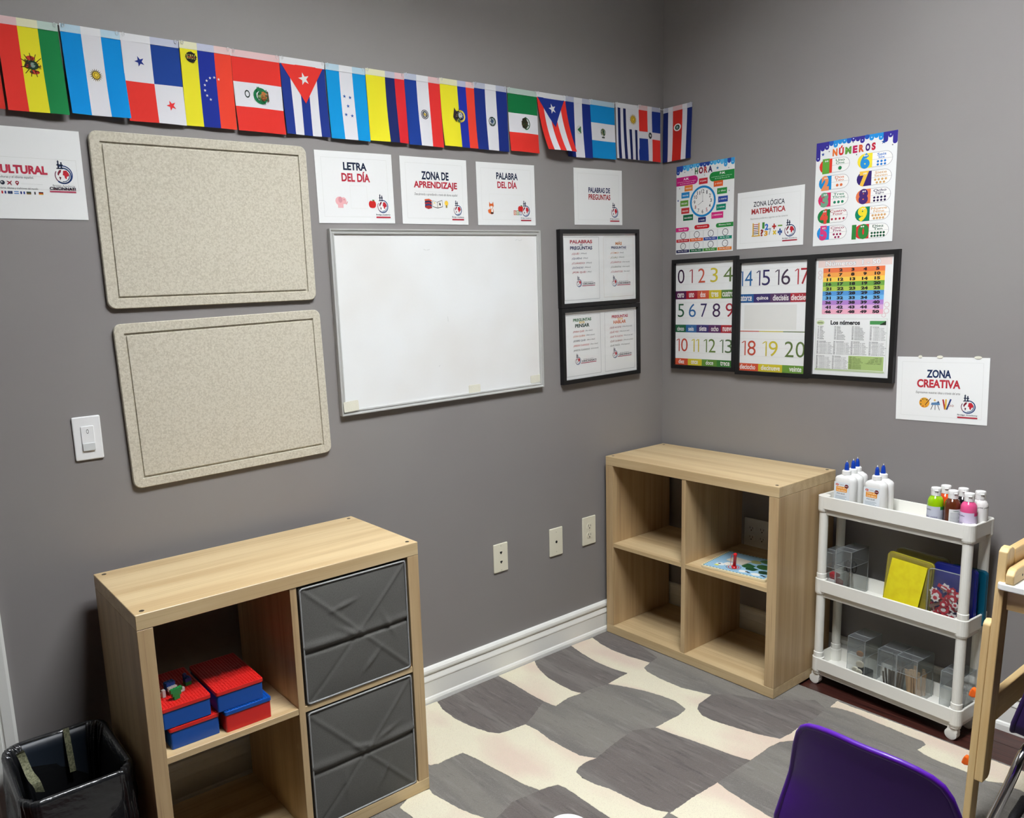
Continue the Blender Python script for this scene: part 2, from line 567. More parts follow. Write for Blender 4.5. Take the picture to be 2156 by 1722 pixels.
PATCHES = [
    [(-0.6257, -0.0230), (-0.5015, -0.0292), (-0.5193, -0.0926), (-0.5298, -0.1704), (-0.5235, -0.2524), (-0.5038, -0.3462), (-0.5548, -0.3574), (-0.5729, -0.3876), (-0.5825, -0.4644), (-0.5798, -0.5569), (-0.5428, -0.6618), (-0.6319, -0.6718), (-0.6652, -0.6900), (-0.6882, -0.7254), (-0.6903, -0.7686), (-0.6728, -0.8452), (-0.6510, -0.9234), (-0.6230, -0.9839), (-0.5654, -0.9898), (-0.4888, -0.9857), (-0.4763, -1.0257), (-0.5149, -1.0750), (-0.5808, -1.0417), (-0.5998, -1.0171), (-0.6394, -0.9938), (-0.6963, -0.9886), (-0.7565, -0.9902), (-0.8025, -0.9907), (-0.8193, -0.9433), (-0.8332, -0.8695), (-0.8477, -0.7929), (-0.8628, -0.7301), (-0.8706, -0.6721), (-0.8105, -0.6721), (-0.7462, -0.6745), (-0.6951, -0.6637), (-0.6763, -0.6033), (-0.6825, -0.5440), (-0.6994, -0.4820), (-0.7260, -0.4165), (-0.7593, -0.3548), (-0.6960, -0.3498), (-0.6391, -0.3466), (-0.6534, -0.2807), (-0.6579, -0.1980), (-0.6441, -0.1057)],
    [(-1.0326, -0.0222), (-0.8391, -0.0253), (-0.8691, -0.0756), (-0.8984, -0.1647), (-0.9034, -0.2372), (-0.9028, -0.3015), (-0.8906, -0.3372), (-0.9523, -0.3293), (-1.0275, -0.3420), (-1.0343, -0.3066), (-1.0381, -0.2229), (-1.0313, -0.1234)],
    [(-1.4623, -0.0069), (-1.3347, -0.0273), (-1.3529, -0.0840), (-1.3580, -0.1644), (-1.3480, -0.2454), (-1.3249, -0.3179), (-1.3027, -0.3458), (-1.2732, -0.3544), (-1.1949, -0.3617), (-1.1900, -0.4186), (-1.1982, -0.4874), (-1.1952, -0.5707), (-1.1906, -0.6213), (-1.1612, -0.6651), (-1.2007, -0.6579), (-1.2443, -0.6643), (-1.2648, -0.6754), (-1.2736, -0.7101), (-1.2682, -0.7560), (-1.2499, -0.8052), (-1.2441, -0.8559), (-1.2376, -0.9120), (-1.2241, -0.9604), (-1.2072, -0.9869), (-1.2478, -0.9938), (-1.3107, -1.0089), (-1.3549, -0.9373), (-1.3519, -0.8968), (-1.3512, -0.8335), (-1.3491, -0.7659), (-1.3483, -0.7141), (-1.3548, -0.6856), (-1.3868, -0.6743), (-1.4159, -0.6693), (-1.4328, -0.6145), (-1.4409, -0.5378), (-1.4502, -0.4791), (-1.4562, -0.4140), (-1.4698, -0.3558), (-1.5180, -0.3528), (-1.5686, -0.3544), (-1.5919, -0.3418), (-1.6326, -0.2611)],
    [(-1.2050, -0.9924), (-1.1027, -0.9898), (-0.9807, -0.9938), (-0.9927, -1.0457), (-0.9988, -1.1040), (-1.0074, -1.1870), (-1.0057, -1.2231), (-1.1008, -1.2201), (-1.1732, -1.1803), (-1.2046, -1.0653)],
    [(-1.7889, -0.4618), (-1.7346, -0.4354), (-1.6694, -0.4449), (-1.6747, -0.4736), (-1.6665, -0.5197), (-1.6574, -0.5779), (-1.6446, -0.6196), (-1.6263, -0.6629), (-1.6108, -0.7079), (-1.6984, -0.7240), (-1.8070, -0.6429), (-1.7827, -0.5379)],
    [(-0.3057, -0.9877), (-0.2483, -0.9820), (-0.2499, -1.0403), (-0.2440, -1.1391), (-0.2412, -1.2952), (-0.2412, -1.4043), (-0.2446, -1.4862), (-0.2412, -1.5573), (-0.2387, -1.6326), (-0.3560, -1.6467), (-0.3526, -1.5932), (-0.3496, -1.5387), (-0.3723, -1.5097), (-0.3744, -1.4876), (-0.3687, -1.4455), (-0.3724, -1.4059), (-0.3720, -1.3671), (-0.3667, -1.3254), (-0.3555, -1.3022), (-0.3065, -1.3056), (-0.2917, -1.2900), (-0.2923, -1.2408), (-0.2883, -1.1840), (-0.2864, -1.1178), (-0.2822, -1.0566), (-0.2917, -1.0091)],
]
DARKP = [
    [(-0.8366, -0.0226), (-0.6229, -0.0202), (-0.6441, -0.1057), (-0.6579, -0.1980), (-0.6534, -0.2807), (-0.6391, -0.3466), (-0.6960, -0.3498), (-0.7593, -0.3548), (-0.8230, -0.3408), (-0.8906, -0.3372), (-0.9028, -0.3015), (-0.9034, -0.2372), (-0.8984, -0.1647), (-0.8691, -0.0756)],
    [(-1.3347, -0.0273), (-1.0304, -0.0196), (-1.0313, -0.1234), (-1.0381, -0.2229), (-1.0353, -0.2860), (-1.1121, -0.3247), (-1.1949, -0.3617), (-1.2732, -0.3544), (-1.3027, -0.3458), (-1.3249, -0.3179), (-1.3480, -0.2454), (-1.3580, -0.1644), (-1.3529, -0.0840)],
    [(-0.5428, -0.6618), (-0.4854, -0.7026), (-0.4374, -0.8047), (-0.2985, -0.9276), (-0.3256, -0.9800), (-0.4154, -0.9921), (-0.4888, -0.9857), (-0.5654, -0.9898), (-0.6230, -0.9839), (-0.6510, -0.9234), (-0.6728, -0.8452), (-0.6903, -0.7686), (-0.6882, -0.7254), (-0.6652, -0.6900), (-0.6319, -0.6718)],
    [(-1.1612, -0.6651), (-1.0627, -0.6462), (-0.9452, -0.6326), (-0.8706, -0.6721), (-0.8628, -0.7301), (-0.8477, -0.7929), (-0.8332, -0.8695), (-0.8193, -0.9433), (-0.8025, -0.9907), (-0.8908, -0.9912), (-0.9807, -0.9938), (-1.1027, -0.9898), (-1.2072, -0.9869), (-1.2241, -0.9604), (-1.2376, -0.9120), (-1.2441, -0.8559), (-1.2499, -0.8052), (-1.2682, -0.7560), (-1.2736, -0.7101), (-1.2648, -0.6754), (-1.2443, -0.6643), (-1.2007, -0.6579)],
    [(-1.4159, -0.6693), (-1.3868, -0.6743), (-1.3548, -0.6856), (-1.3483, -0.7141), (-1.3491, -0.7659), (-1.3512, -0.8335), (-1.3519, -0.8968), (-1.3549, -0.9373), (-1.4788, -0.8994), (-1.6014, -0.7843), (-1.6081, -0.6867), (-1.5126, -0.6578)],
    [(-0.5015, -0.0292), (-0.3855, -0.0118), (-0.3847, -0.0990), (-0.4131, -0.2237), (-0.4457, -0.3350), (-0.5038, -0.3462), (-0.5235, -0.2524), (-0.5298, -0.1704), (-0.5193, -0.0926)],
]
for k, dy in ((2, -1.32), (4, -1.32), (0, -1.98)):
    PATCHES.append([(x, y + dy) for x, y in PATCHES[k]])
rj = random.Random(7)
def patch(poly, m, top):
    pts = []
    n = len(poly)
    for i in range(n):
        a, b = Vector(poly[i]), Vector(poly[(i + 1) % n])
        k = max(1, int((b - a).length / 0.006))
        for j in range(k):
            p = a.lerp(b, j / k)
            q = (p.x + rj.uniform(-0.0012, 0.0012), p.y + rj.uniform(-0.0012, 0.0012))
            pts.append((min(max(q[0], -2.398), -0.234), min(max(q[1], -3.0), -0.025)))
    part('pattern_patch', MB().prism(pts, RUGZ - 0.001, top), m, rug)
for poly in DARKP + [[(x, y - 1.32) for x, y in q] for q in (DARKP[1], DARKP[4])]:
    patch(poly, RUGD, RUGZ + 0.0005)
for poly in PATCHES:
    patch(poly, CREAM, RUGZ + 0.0012)
# ------------------------------------------------------------------ felt pin boards
FELT = mat('felt', (206, 200, 182), 0.95, spec=0.1, sheen=0.15, noise=[((190, 183, 164), (150, 150, 60), 4, 0.42, 0.62), ((220, 215, 200), (220, 220, 80), 3, 0.54, 0.76)], bump=(260, 0.35, 0.002))
def felt_board(label, x0, x1, z0, z1, tilt):
    w, h = x1 - x0, z1 - z0
    t = wall_thing('felt_board', label, 'pin board', 'L', (x0 + x1) / 2, (z0 + z1) / 2, 0.0006, tilt, 'felt pin boards on the wall')
    part('backing', MB().prism(rrect(-w / 2 + 0.003, w / 2 - 0.003, -h / 2 + 0.003, h / 2 - 0.003, 0.02), 0.0, 0.0075), FELT, t)
    b, g = 0.026, 0.0065
    out = rrect(-w / 2, w / 2, -h / 2, h / 2, 0.022, 7)
    inn = rrect(-w / 2 + b, w / 2 - b, -h / 2 + b, h / 2 - b, 0.002, 7)
    n = len(out)
    mb = MB()
    r = [[(x, y, 0.001) for x, y in out], [(x, y, 0.010) for x, y in out],
         [(x * (1 - 0.006), y * (1 - 0.008), 0.0122) for x, y in out], [(x, y, 0.0122) for x, y in inn], [(x * 0.997, y * 0.996, 0.0076) for x, y in inn]]
    mb.loft(r, cap=False)
    part('border', mb, FELT, t)
    q = b + g
    part('panel', MB().box(-w / 2 + q, w / 2 - q, -h / 2 + q, h / 2 - q, 0.0076, 0.0118), FELT, t, bevel=0.0018)
    return t
felt_board('upper beige felt pin board with rounded corners under the flags', -2.3396, -1.7140, 1.5048, 1.9666, 0.004)
felt_board('lower beige felt pin board with rounded corners beside the light switch', -2.3278, -1.7003, 1.0083, 1.4694, 0.021)

# ------------------------------------------------------------------ whiteboard
wx0, wx1, wz0, wz1 = -1.6522, -0.7465, 1.1286, 1.7273
W_, H_ = wx1 - wx0, wz1 - wz0
wb = wall_thing('whiteboard', 'white dry-erase board with a silver metal frame', 'whiteboard', 'L', (wx0 + wx1) / 2, (wz0 + wz1) / 2, 0.001, 0.0059)
part('writing_surface', MB().box(-W_ / 2 + 0.008, W_ / 2 - 0.008, -H_ / 2 + 0.008, H_ / 2 - 0.008, 0.0, 0.009), mat('dry_erase', (240, 242, 240), 0.16, noise=((234, 233, 228), (3, 3, 3), 2, 0.4, 0.7)), wb)
def rail(L, wd, th):
    p = [(0, 0), (0, th), (0.0035, th), (0.0055, th * 0.78), (wd * 0.6, th * 0.72), (wd * 0.7, th * 0.86), (wd, th * 0.8), (wd, 0)]
    rings = []
    for s in (-1, 1):
        rings.append([(s * (L / 2 - d), d, z) for d, z in p])
    return MB().loft(rings)
for i, (L, d) in enumerate(((W_, H_), (H_, W_), (W_, H_), (H_, W_))):
    o = part('frame_rail', rail(L, 0.016, 0.017), ALU, wb)
    o.matrix_local = Matrix.Rotation(i * PI / 2, 4, 'Z') @ Matrix.Translation((0, -d / 2, 0))
TAPE = mat('foam_tape', (228, 226, 208), 0.8, bump=(300, 0.4, 0.002))
for (x, y, a, sx, sy, z) in ((-W_ / 2 + 0.034, -H_ / 2 + 0.030, 0.05, 0.028, 0.017, 0.0165), (0.108, -H_ / 2 + 0.028, 0.0, 0.027, 0.0165, 0.009), (W_ / 2 - 0.036, -H_ / 2 + 0.035, 0.03, 0.029, 0.0145, 0.009)):
    o = part('adhesive_pad', MB().prism(rrect(-sx, sx, -sy, sy, 0.004, 3), 0, 0.002), TAPE, wb)
    o.location = (x, y, z)
    o.rotation_euler = (0, 0, a)
pw = Print(wb, W_, H_, z0=0.0092, name='marker_scribble')
for x, y, dx, dy in ((0.865, 0.06, 0.012, -0.006), (0.88, 0.056, 0.01, 0.006), (0.89, 0.061, 0.012, -0.005), (0.40, 0.11, 0.012, 0.005), (0.415, 0.115, 0.014, -0.004), (0.445, 0.79, 0.008, -0.008), (0.5, 0.5, 0.001, 0.03)):
    pw.line(x, y, x + dx, y + dy, 0.0012, (196, 198, 194), 1)

# ------------------------------------------------------------------ sheets of paper with lettering
NAVY, RED, GREY = (28, 38, 62), (176, 44, 58), (205, 205, 200)
def logo(p, x0, y0, x1, y1, wide=True, tw=None, textside=False):
    """round globe emblem with a small bridge tower, name and red strip"""
    cx = (x0 + x1) / 2
    wr = (x1 - x0) * p.w / 2
    H = (y1 - y0)
    r = min(wr, H * p.h * 0.38)
    cy = y1 - r / p.h
    blue, red, wht = (36, 62, 112), (186, 40, 52), (238, 239, 236)
    p.ring(cx, cy, r * 0.86, r * 1.0, blue, 2, 24, -PI * 0.75, PI * 0.62)
    p.ring(cx, cy, r * 0.88, r * 0.98, (110, 50, 72), 2, 14, PI * 0.82, PI * 1.25)
    p.circ(cx, cy, r * 0.84, wht, 3, 24)
    dx, dy = r / p.w, r / p.h
    p.ring(cx, cy, r * 0.66, r * 0.80, (60, 108, 170), 3, 16, -PI * 0.55, PI * 0.1)
    p.poly([(cx + 0.05 * dx, cy - 0.62 * dy), (cx + 0.42 * dx, cy - 0.66 * dy), (cx + 0.68 * dx, cy - 0.3 * dy), (cx + 0.66 * dx, cy + 0.02 * dy), (cx + 0.42 * dx, cy + 0.1 * dy), (cx + 0.36 * dx, cy + 0.42 * dy), (cx + 0.18 * dx, cy + 0.3 * dy), (cx + 0.12 * dx, cy - 0.02 * dy), (cx - 0.05 * dx, cy - 0.08 * dy), (cx + 0.0 * dx, cy - 0.3 * dy)], red, 4)
    p.poly([(cx - 0.62 * dx, cy - 0.35 * dy), (cx - 0.42 * dx, cy - 0.66 * dy), (cx - 0.15 * dx, cy - 0.72 * dy), (cx - 0.25 * dx, cy - 0.4 * dy), (cx - 0.45 * dx, cy - 0.2 * dy), (cx - 0.5 * dx, cy + 0.02 * dy), (cx - 0.66 * dx, cy - 0.1 * dy)], (122, 36, 52), 4)
    p.poly([(cx - 0.5 * dx, cy + 0.12 * dy), (cx - 0.25 * dx, cy + 0.2 * dy), (cx - 0.32 * dx, cy + 0.42 * dy), (cx - 0.4 * dx, cy + 0.56 * dy)], (96, 30, 46), 4)
    ty = cy - 0.95 * dy
    tx = cx - 0.28 * dx
    for s in (-0.26, 0.1):
        p.rect(tx + s * dx, ty - 0.7 * dy, tx + (s + 0.16) * dx, ty + 0.12 * dy, NAVY, 4)
    p.rect(tx - 0.36 * dx, ty - 0.42 * dy, tx + 0.36 * dx, ty - 0.28 * dy, NAVY, 4)
    p.rect(tx - 0.42 * dx, ty + 0.02 * dy, tx + 0.36 * dx, ty + 0.14 * dy, NAVY, 4)
    p.poly([(tx - 0.3 * dx, ty - 0.7 * dy), (tx - 0.05 * dx, ty - 0.7 * dy), (tx - 0.18 * dx, ty - 0.95 * dy)], NAVY, 4)
    if textside:
        a0, a1 = x1 + 0.002, textside
        p.text('Bridge Academy', a0 + 0.01, cy - 0.35 * dy, a1 - 0.025, cy - 0.05 * dy, (70, 70, 80), 3, 0.0)
        p.text('CINCINNATI', a0, cy + 0.0 * dy, a1, cy + 0.48 * dy, (34, 34, 44), 3, 0.03)
        p.rect(a0 - 0.012, cy + 0.62 * dy, a1, cy + 0.80 * dy, (170, 70, 90), 3)
    else:
        a, b = tw if tw else (x0 - 0.02, x1 + 0.02)
        p.text('Bridge Academy', a, y1 + 0.012, b, y1 + 0.04, (62, 66, 78), 3, 0.005)
        p.rect(a, y1 + 0.052, b, y1 + 0.074, (170, 44, 58), 3)

def sheet(name, label, wall, a0, a1, z0, z1, tilt=0.0, off=0.001, curl=0.0):
    w, h = abs(a1 - a0), z1 - z0
    t = wall_thing(name, label, 'sign', wall, (a0 + a1) / 2, (z0 + z1) / 2, off, tilt, 'paper signs on the walls')
    part('paper', MB().box(-w / 2, w / 2, -h / 2, h / 2, 0, 0.0006), PAPER, t)
    p = Print(t, w, h, z0=0.0007)
    return t, p
def letter_frame(p, a=0.075, b=0.09):
    p.frame(a, b, 1 - a, 1 - b, 0.0006, (212, 212, 206), 1)

def apple(p, x0, y0, x1, y1):
    cx, cy = (x0 + x1) / 2, (y0 + y1) / 2 + 0.01
    r = (x1 - x0) * p.w / 2
    dx, dy = r / p.w, r / p.h
    red = (196, 40, 38)
    p.circ(cx - 0.4 * dx, cy - 0.05 * dy, r * 0.62, red, 2, 16, r * 0.85)
    p.circ(cx + 0.4 * dx, cy - 0.05 * dy, r * 0.62, red, 3, 16, r * 0.85)
    p.circ(cx, cy + 0.15 * dy, r * 0.75, red, 4, 16, r * 0.7)
    p.line(cx, cy - 0.7 * dy, cx + 0.1 * dx, cy - 1.15 * dy, 0.0014, (70, 44, 30), 5)
    p.circ(cx + 0.35 * dx, cy - 1.0 * dy, r * 0.3, (90, 150, 60), 5, 10, r * 0.14)

# "CULTURAL" sheet at the left edge of the photograph
t, p = sheet('paper_sign', 'white paper sign reading CULTURAL at the left edge below the flags', 'L', -2.6390, -2.3600, 1.7380, 1.9606)
letter_frame(p, 0.055, 0.33)
fx = lambda x: (x + 2.6390) / 0.279
fz = lambda z: (1.9606 - z) / 0.2226
p.text('CULTURAL', fx(-2.5700), fz(1.8690), fx(-2.4460), fz(1.8478), (178, 52, 72), 2, 0.05)
p.line(fx(-2.60), fz(1.8432), fx(-2.445), fz(1.8432), 0.0005, GREY, 1)
p.text(', culturas y el idioma español.', fx(-2.5620), fz(1.8425), fx(-2.4800), fz(1.8350), (70, 70, 74), 2, 0.0, 0.2)
p.circ(fx(-2.5510), fz(1.8250), 0.0052, (40, 46, 60), 2)
p.circ(fx(-2.5525), fz(1.8262), 0.0018, (200, 200, 200), 3)
p.poly([(fx(-2.5415), fz(1.8210)), (fx(-2.5375), fz(1.8250)), (fx(-2.5420), fz(1.8290)), (fx(-2.5398), fz(1.8295)), (fx(-2.5345), fz(1.8268)), (fx(-2.5310), fz(1.8305)), (fx(-2.5300), fz(1.8290)), (fx(-2.5330), fz(1.8250)), (fx(-2.5305), fz(1.8195)), (fx(-2.5320), fz(1.8190)), (fx(-2.5355), fz(1.8235)), (fx(-2.5395), fz(1.8200))], (140, 36, 52), 2)
p.ring(fx(-2.5185), fz(1.8262), 0.0018, 0.0042, (150, 40, 56), 2, 14)
p.poly([(fx(-2.5222), fz(1.8240)), (fx(-2.5185), fz(1.8185)), (fx(-2.5148), fz(1.8240))], (150, 40, 56), 2)
p.line(fx(-2.51), fz(1.8235), fx(-2.4600), fz(1.8235), 0.0005, GREY, 1)
p.text('nderos, idiomas y tradiciones del mundo.', fx(-2.5600), fz(1.8150), fx(-2.4720), fz(1.8085), (80, 80, 84), 2, 0.0, 0.2)
for i, cols in enumerate([((190, 40, 50), (240, 240, 240), (190, 40, 50)), ((190, 40, 50), (240, 240, 240), (30, 44, 110)), ((30, 44, 80), (60, 70, 100), (30, 44, 80)), ((70, 130, 190), (240, 240, 240), (70, 130, 190)), ((30, 44, 110), (240, 240, 240), (30, 60, 140)), ((40, 70, 60), (80, 80, 60), (120, 90, 40)), ((240, 240, 240), (60, 60, 60), (240, 240, 240)), ((30, 20, 20), (170, 50, 30), (220, 170, 60))]):
    x = -2.5700 + i * 0.0140
    for j, c in enumerate(cols):
        if i in (3, 5, 7):
            p.rect(fx(x), fz(1.8050 - j * 0.0022), fx(x + 0.0105), fz(1.8028 - j * 0.0022), c, 2)
        else:
            p.rect(fx(x + j * 0.0035), fz(1.8050), fx(x + j * 0.0035 + 0.0035), fz(1.7984), c, 2)
p.ring(fx(-2.4095), fz(1.8505), 0.0205, 0.0232, (40, 66, 116), 2, 26, -PI * 0.7, PI * 0.62)
logo(p, fx(-2.4320), fz(1.8810), fx(-2.3870), fz(1.8275), tw=(fx(-2.4370), fx(-2.3840)))
p.text('CINCINNATI', fx(-2.4450), fz(1.8190), fx(-2.3830), fz(1.8115), (24, 26, 40), 5, 0.04)
p.rect(fx(-2.4455), fz(1.8095), fx(-2.3830), fz(1.8055), (168, 70, 92), 4)
p.rect(fx(-2.4380), fz(1.8245), fx(-2.3830), fz(1.8100), (238, 239, 236), 3)

# LETRA DEL DIA
t, p = sheet('paper_sign', 'paper sign reading LETRA DEL DÍA with a pink elephant', 'L', -1.6811, -1.3973, 1.7446, 1.9650, 0.0125)
letter_frame(p)
p.frame(0.42, 0.47, 0.64, 0.79, 0.0006, (222, 222, 214), 1)
p.text('LETRA', 0.35, 0.145, 0.655, 0.255, NAVY, 2, 0.035)
p.text('DEL DÍA', 0.32, 0.268, 0.69, 0.415, RED, 2, 0.035)
pk_ = (232, 176, 178)
p.circ(0.275, 0.69, 0.0150, pk_, 2, 18, 0.0135)
p.circ(0.325, 0.685, 0.0105, pk_, 3, 16)
p.circ(0.285, 0.672, 0.0075, (214, 150, 156), 4, 14, 0.0095)
for x in (0.262, 0.285, 0.308):
    p.rect(x - 0.011, 0.73, x + 0.011, 0.785, pk_, 3)
p.poly([(0.345, 0.69), (0.358, 0.715), (0.372, 0.69), (0.380, 0.70), (0.362, 0.74), (0.340, 0.725)], pk_, 3)
p.circ(0.332, 0.672, 0.0013, (40, 30, 30), 5, 8)
apple(p, 0.655, 0.65, 0.75, 0.79)
logo(p, 0.765, 0.60, 0.92, 0.85)

# ZONA DE APRENDIZAJE
t, p = sheet('paper_sign', 'paper sign reading ZONA DE APRENDIZAJE with books and a light bulb', 'L', -1.3656, -1.0840, 1.7465, 1.9670, 0.0054)
letter_frame(p)
p.text('ZONA DE', 0.303, 0.205, 0.714, 0.33, NAVY, 2, 0.035)
p.text('APRENDIZAJE', 0.185, 0.355, 0.84, 0.485, RED, 2, 0.035)
p.line(0.2, 0.508, 0.82, 0.508, 0.0005, GREY, 1)
p.text('Descubriendo y aprendiendo a través del idioma español', 0.19, 0.53, 0.84, 0.578, (86, 84, 80), 2, 0.0, 0.2)
for i, c in enumerate(((196, 84, 52), (34, 48, 84), (150, 40, 44), (46, 66, 110), (160, 52, 50))):
    y = 0.625 + i * 0.025
    p.poly([(0.335 + 0.004 * (i % 2), y), (0.40, y - 0.01), (0.44, y + 0.012), (0.44, y + 0.03), (0.385, y + 0.045), (0.335, y + 0.02)], c, 2 + i)
p.poly([(0.45, 0.64), (0.52, 0.66), (0.60, 0.63), (0.605, 0.735), (0.525, 0.755), (0.447, 0.735)], (60, 56, 50), 2)
p.poly([(0.455, 0.645), (0.522, 0.665), (0.522, 0.745), (0.452, 0.728)], (240, 238, 230), 3)
p.poly([(0.527, 0.665), (0.596, 0.638), (0.60, 0.728), (0.527, 0.745)], (240, 238, 230), 3)
p.circ(0.48, 0.675, 0.0028, (236, 214, 130), 4, 10)
p.poly([(0.555, 0.665), (0.575, 0.685), (0.57, 0.72), (0.55, 0.70)], (50, 52, 60), 4)
p.circ(0.663, 0.675, 0.0078, (240, 200, 70), 2, 16, 0.0088)
p.rect(0.651, 0.705, 0.675, 0.745, (150, 130, 70), 3)
logo(p, 0.765, 0.645, 0.91, 0.86)

# PALABRA DEL DIA
t, p = sheet('paper_sign', 'paper sign reading PALABRA DEL DÍA with an orange fox', 'L', -1.0398, -0.7577, 1.7485, 1.9685, 0.0103)
letter_frame(p)
p.frame(0.2, 0.5, 0.8, 0.78, 0.0005, (224, 224, 214), 1)
p.text('PALABRA', 0.33, 0.15, 0.70, 0.26, NAVY, 2, 0.03)
p.text('DEL DÍA', 0.345, 0.268, 0.68, 0.40, RED, 2, 0.03)
fo, fd, fwh = (214, 104, 50), (60, 36, 30), (240, 236, 228)
p.poly([(0.195, 0.62), (0.21, 0.655), (0.245, 0.655), (0.262, 0.62), (0.27, 0.69), (0.245, 0.735), (0.215, 0.735), (0.192, 0.69)], fo, 2)
p.poly([(0.205, 0.70), (0.23, 0.69), (0.255, 0.70), (0.24, 0.735), (0.218, 0.735)], fwh, 3)
p.circ(0.235, 0.775, 0.0085, fo, 2, 14, 0.0115)
p.circ(0.24, 0.765, 0.0045, fwh, 3, 10, 0.0075)
p.poly([(0.178, 0.80), (0.17, 0.76), (0.2, 0.735), (0.215, 0.77), (0.215, 0.82)], fo, 3)
p.rect(0.215, 0.79, 0.262, 0.818, fd, 4)
for i, (ch, c) in enumerate((('C', (190, 60, 52)), ('A', (90, 140, 80)), ('T', (60, 110, 170)))):
    p.rect(0.61 + i * 0.049, 0.755, 0.655 + i * 0.049, 0.83, c, 3)
    p.rect(0.616 + i * 0.049, 0.765, 0.649 + i * 0.049, 0.82, (238, 230, 210), 4)
    p.text(ch, 0.622 + i * 0.049, 0.772, 0.643 + i * 0.049, 0.813, c, 5, 0.05)
apple(p, 0.69, 0.67, 0.78, 0.775)
logo(p, 0.755, 0.60, 0.90, 0.855)

# PALABRAS DE PREGUNTAS
t, p = sheet('paper_sign', 'paper sign reading PALABRAS DE PREGUNTAS above two black frames', 'L', -0.5473, -0.2657, 1.7580, 1.9760, 0.0106)
letter_frame(p)
p.text('PALABRAS DE', 0.29, 0.33, 0.74, 0.425, (34, 44, 84), 2, 0.03)
p.text('PREGUNTAS', 0.29, 0.45, 0.745, 0.55, (160, 50, 50), 2, 0.03)
logo(p, 0.755, 0.61, 0.915, 0.865)

# ZONA LOGICA MATEMATICA
t, p = sheet('paper_sign', 'paper sign reading ZONA LÓGICA MATEMÁTICA between two posters', 'R', -0.3708, -0.6529, 1.6355, 1.8541)
letter_frame(p, 0.055, 0.1)
p.text('ZONA LÓGICA', 0.253, 0.165, 0.72, 0.275, (30, 34, 44), 2, 0.012)
p.text('MATEMÁTICA', 0.225, 0.285, 0.735, 0.405, (170, 52, 52), 2, 0.03)
p.text('Resolvemos problemas y jugamos con los números', 0.21, 0.465, 0.77, 0.505, (150, 148, 142), 2, 0.0, 0.2)
p.rect(0.245, 0.56, 0.265, 0.79, (222, 178, 80), 2)
p.rect(0.335, 0.56, 0.355, 0.79, (222, 178, 80), 2)
p.rect(0.235, 0.775, 0.365, 0.795, (214, 166, 66), 3)
for i, c in enumerate(((190, 70, 60), (150, 60, 50), (60, 50, 60), (160, 80, 50), (90, 60, 50), (60, 44, 44))):
    p.rect(0.262, 0.58 + i * 0.032, 0.338, 0.592 + i * 0.032, c, 4)
for s, x0, y0, x1, y1, c in (('1', 0.395, 0.56, 0.43, 0.67, (70, 140, 60)), ('2', 0.435, 0.59, 0.49, 0.70, (56, 110, 190)), ('?', 0.365, 0.68, 0.415, 0.80, (150, 60, 52)), ('3', 0.425, 0.71, 0.48, 0.80, (220, 160, 50)), ('7', 0.495, 0.67, 0.53, 0.79, (150, 160, 176)), ('+', 0.545, 0.60, 0.605, 0.695, (180, 44, 40)), ('×', 0.555, 0.71, 0.61, 0.795, (222, 190, 60)), ('÷', 0.63, 0.69, 0.695, 0.81, (60, 90, 150))):
    p.text(s, x0, y0, x1, y1, c, 3, 0.05)
p.rect(0.63, 0.63, 0.695, 0.655, (120, 160, 80), 3)
logo(p, 0.72, 0.57, 0.895, 0.845)

# ZONA CREATIVA (hung askew, with adhesive tabs)
t, p = sheet('paper_sign', 'tilted paper sign reading ZONA CREATIVA above the white cart', 'R', -1.0185, -1.3035, 1.0130, 1.2327, 0.0207)
letter_frame(p, 0.06, 0.08)
p.text('ZONA', 0.34, 0.195, 0.607, 0.32, (30, 46, 84), 2, 0.035)
p.text('CREATIVA', 0.235, 0.345, 0.71, 0.475, (184, 52, 62), 2, 0.04)
p.text('Expresamos nuestras ideas a través del arte', 0.225, 0.53, 0.71, 0.578, (90, 86, 82), 2, 0.0, 0.2)
p.circ(0.325, 0.71, 0.0165, (226, 160, 50), 2, 20, 0.0175)
for a, c in ((2.7, (70, 60, 50)), (2.0, (110, 110, 60)), (1.4, (150, 150, 60)), (0.9, (60, 70, 60)), (3.6, (80, 90, 60)), (4.4, (180, 80, 50)), (5.2, (190, 130, 60))):
    p.circ(0.325 + 0.043 * math.cos(a), 0.71 - 0.058 * math.sin(a), 0.0024, c, 3, 8)
p.line(0.335, 0.745, 0.395, 0.635, 0.0022, (60, 40, 40), 4)
p.poly([(0.405, 0.705), (0.49, 0.69), (0.50, 0.735), (0.40, 0.74)], (90, 130, 170), 2)
p.circ(0.44, 0.665, 0.0034, (230, 190, 110), 2, 10)
p.poly([(0.465, 0.70), (0.48, 0.67), (0.492, 0.70)], (40, 60, 100), 3)
for a, b in ((0.42, 0.40), (0.447, 0.447), (0.475, 0.495)):
    p.line(a, 0.74, b, 0.815, 0.0018, (50, 44, 42), 2)
p.line(0.53, 0.645, 0.555, 0.80, 0.0050, (170, 50, 52), 2)
p.line(0.563, 0.64, 0.560, 0.80, 0.0050, (222, 176, 60), 3)
p.line(0.615, 0.635, 0.572, 0.80, 0.0050, (50, 70, 120), 4)
p.ring(0.605, 0.735, 0.0022, 0.0034, (150, 60, 60), 5, 12)
p.ring(0.635, 0.735, 0.0022, 0.0034, (150, 60, 60), 5, 12)
logo(p, 0.715, 0.575, 0.885, 0.84, tw=(0.69, 0.90))
for x, r in ((-0.068, 0.006), (-0.006, 0.0095), (0.108, 0.011)):
    o = part('adhesive_tab', MB().prism([(r * math.cos(2 * PI * k / 12), 0.0045 * math.sin(2 * PI * k / 12)) for k in range(12)], 0.0, 0.0025), TAPE, t)
    o.location = (x, 0.2197 / 2 + 0.001, 0.0)

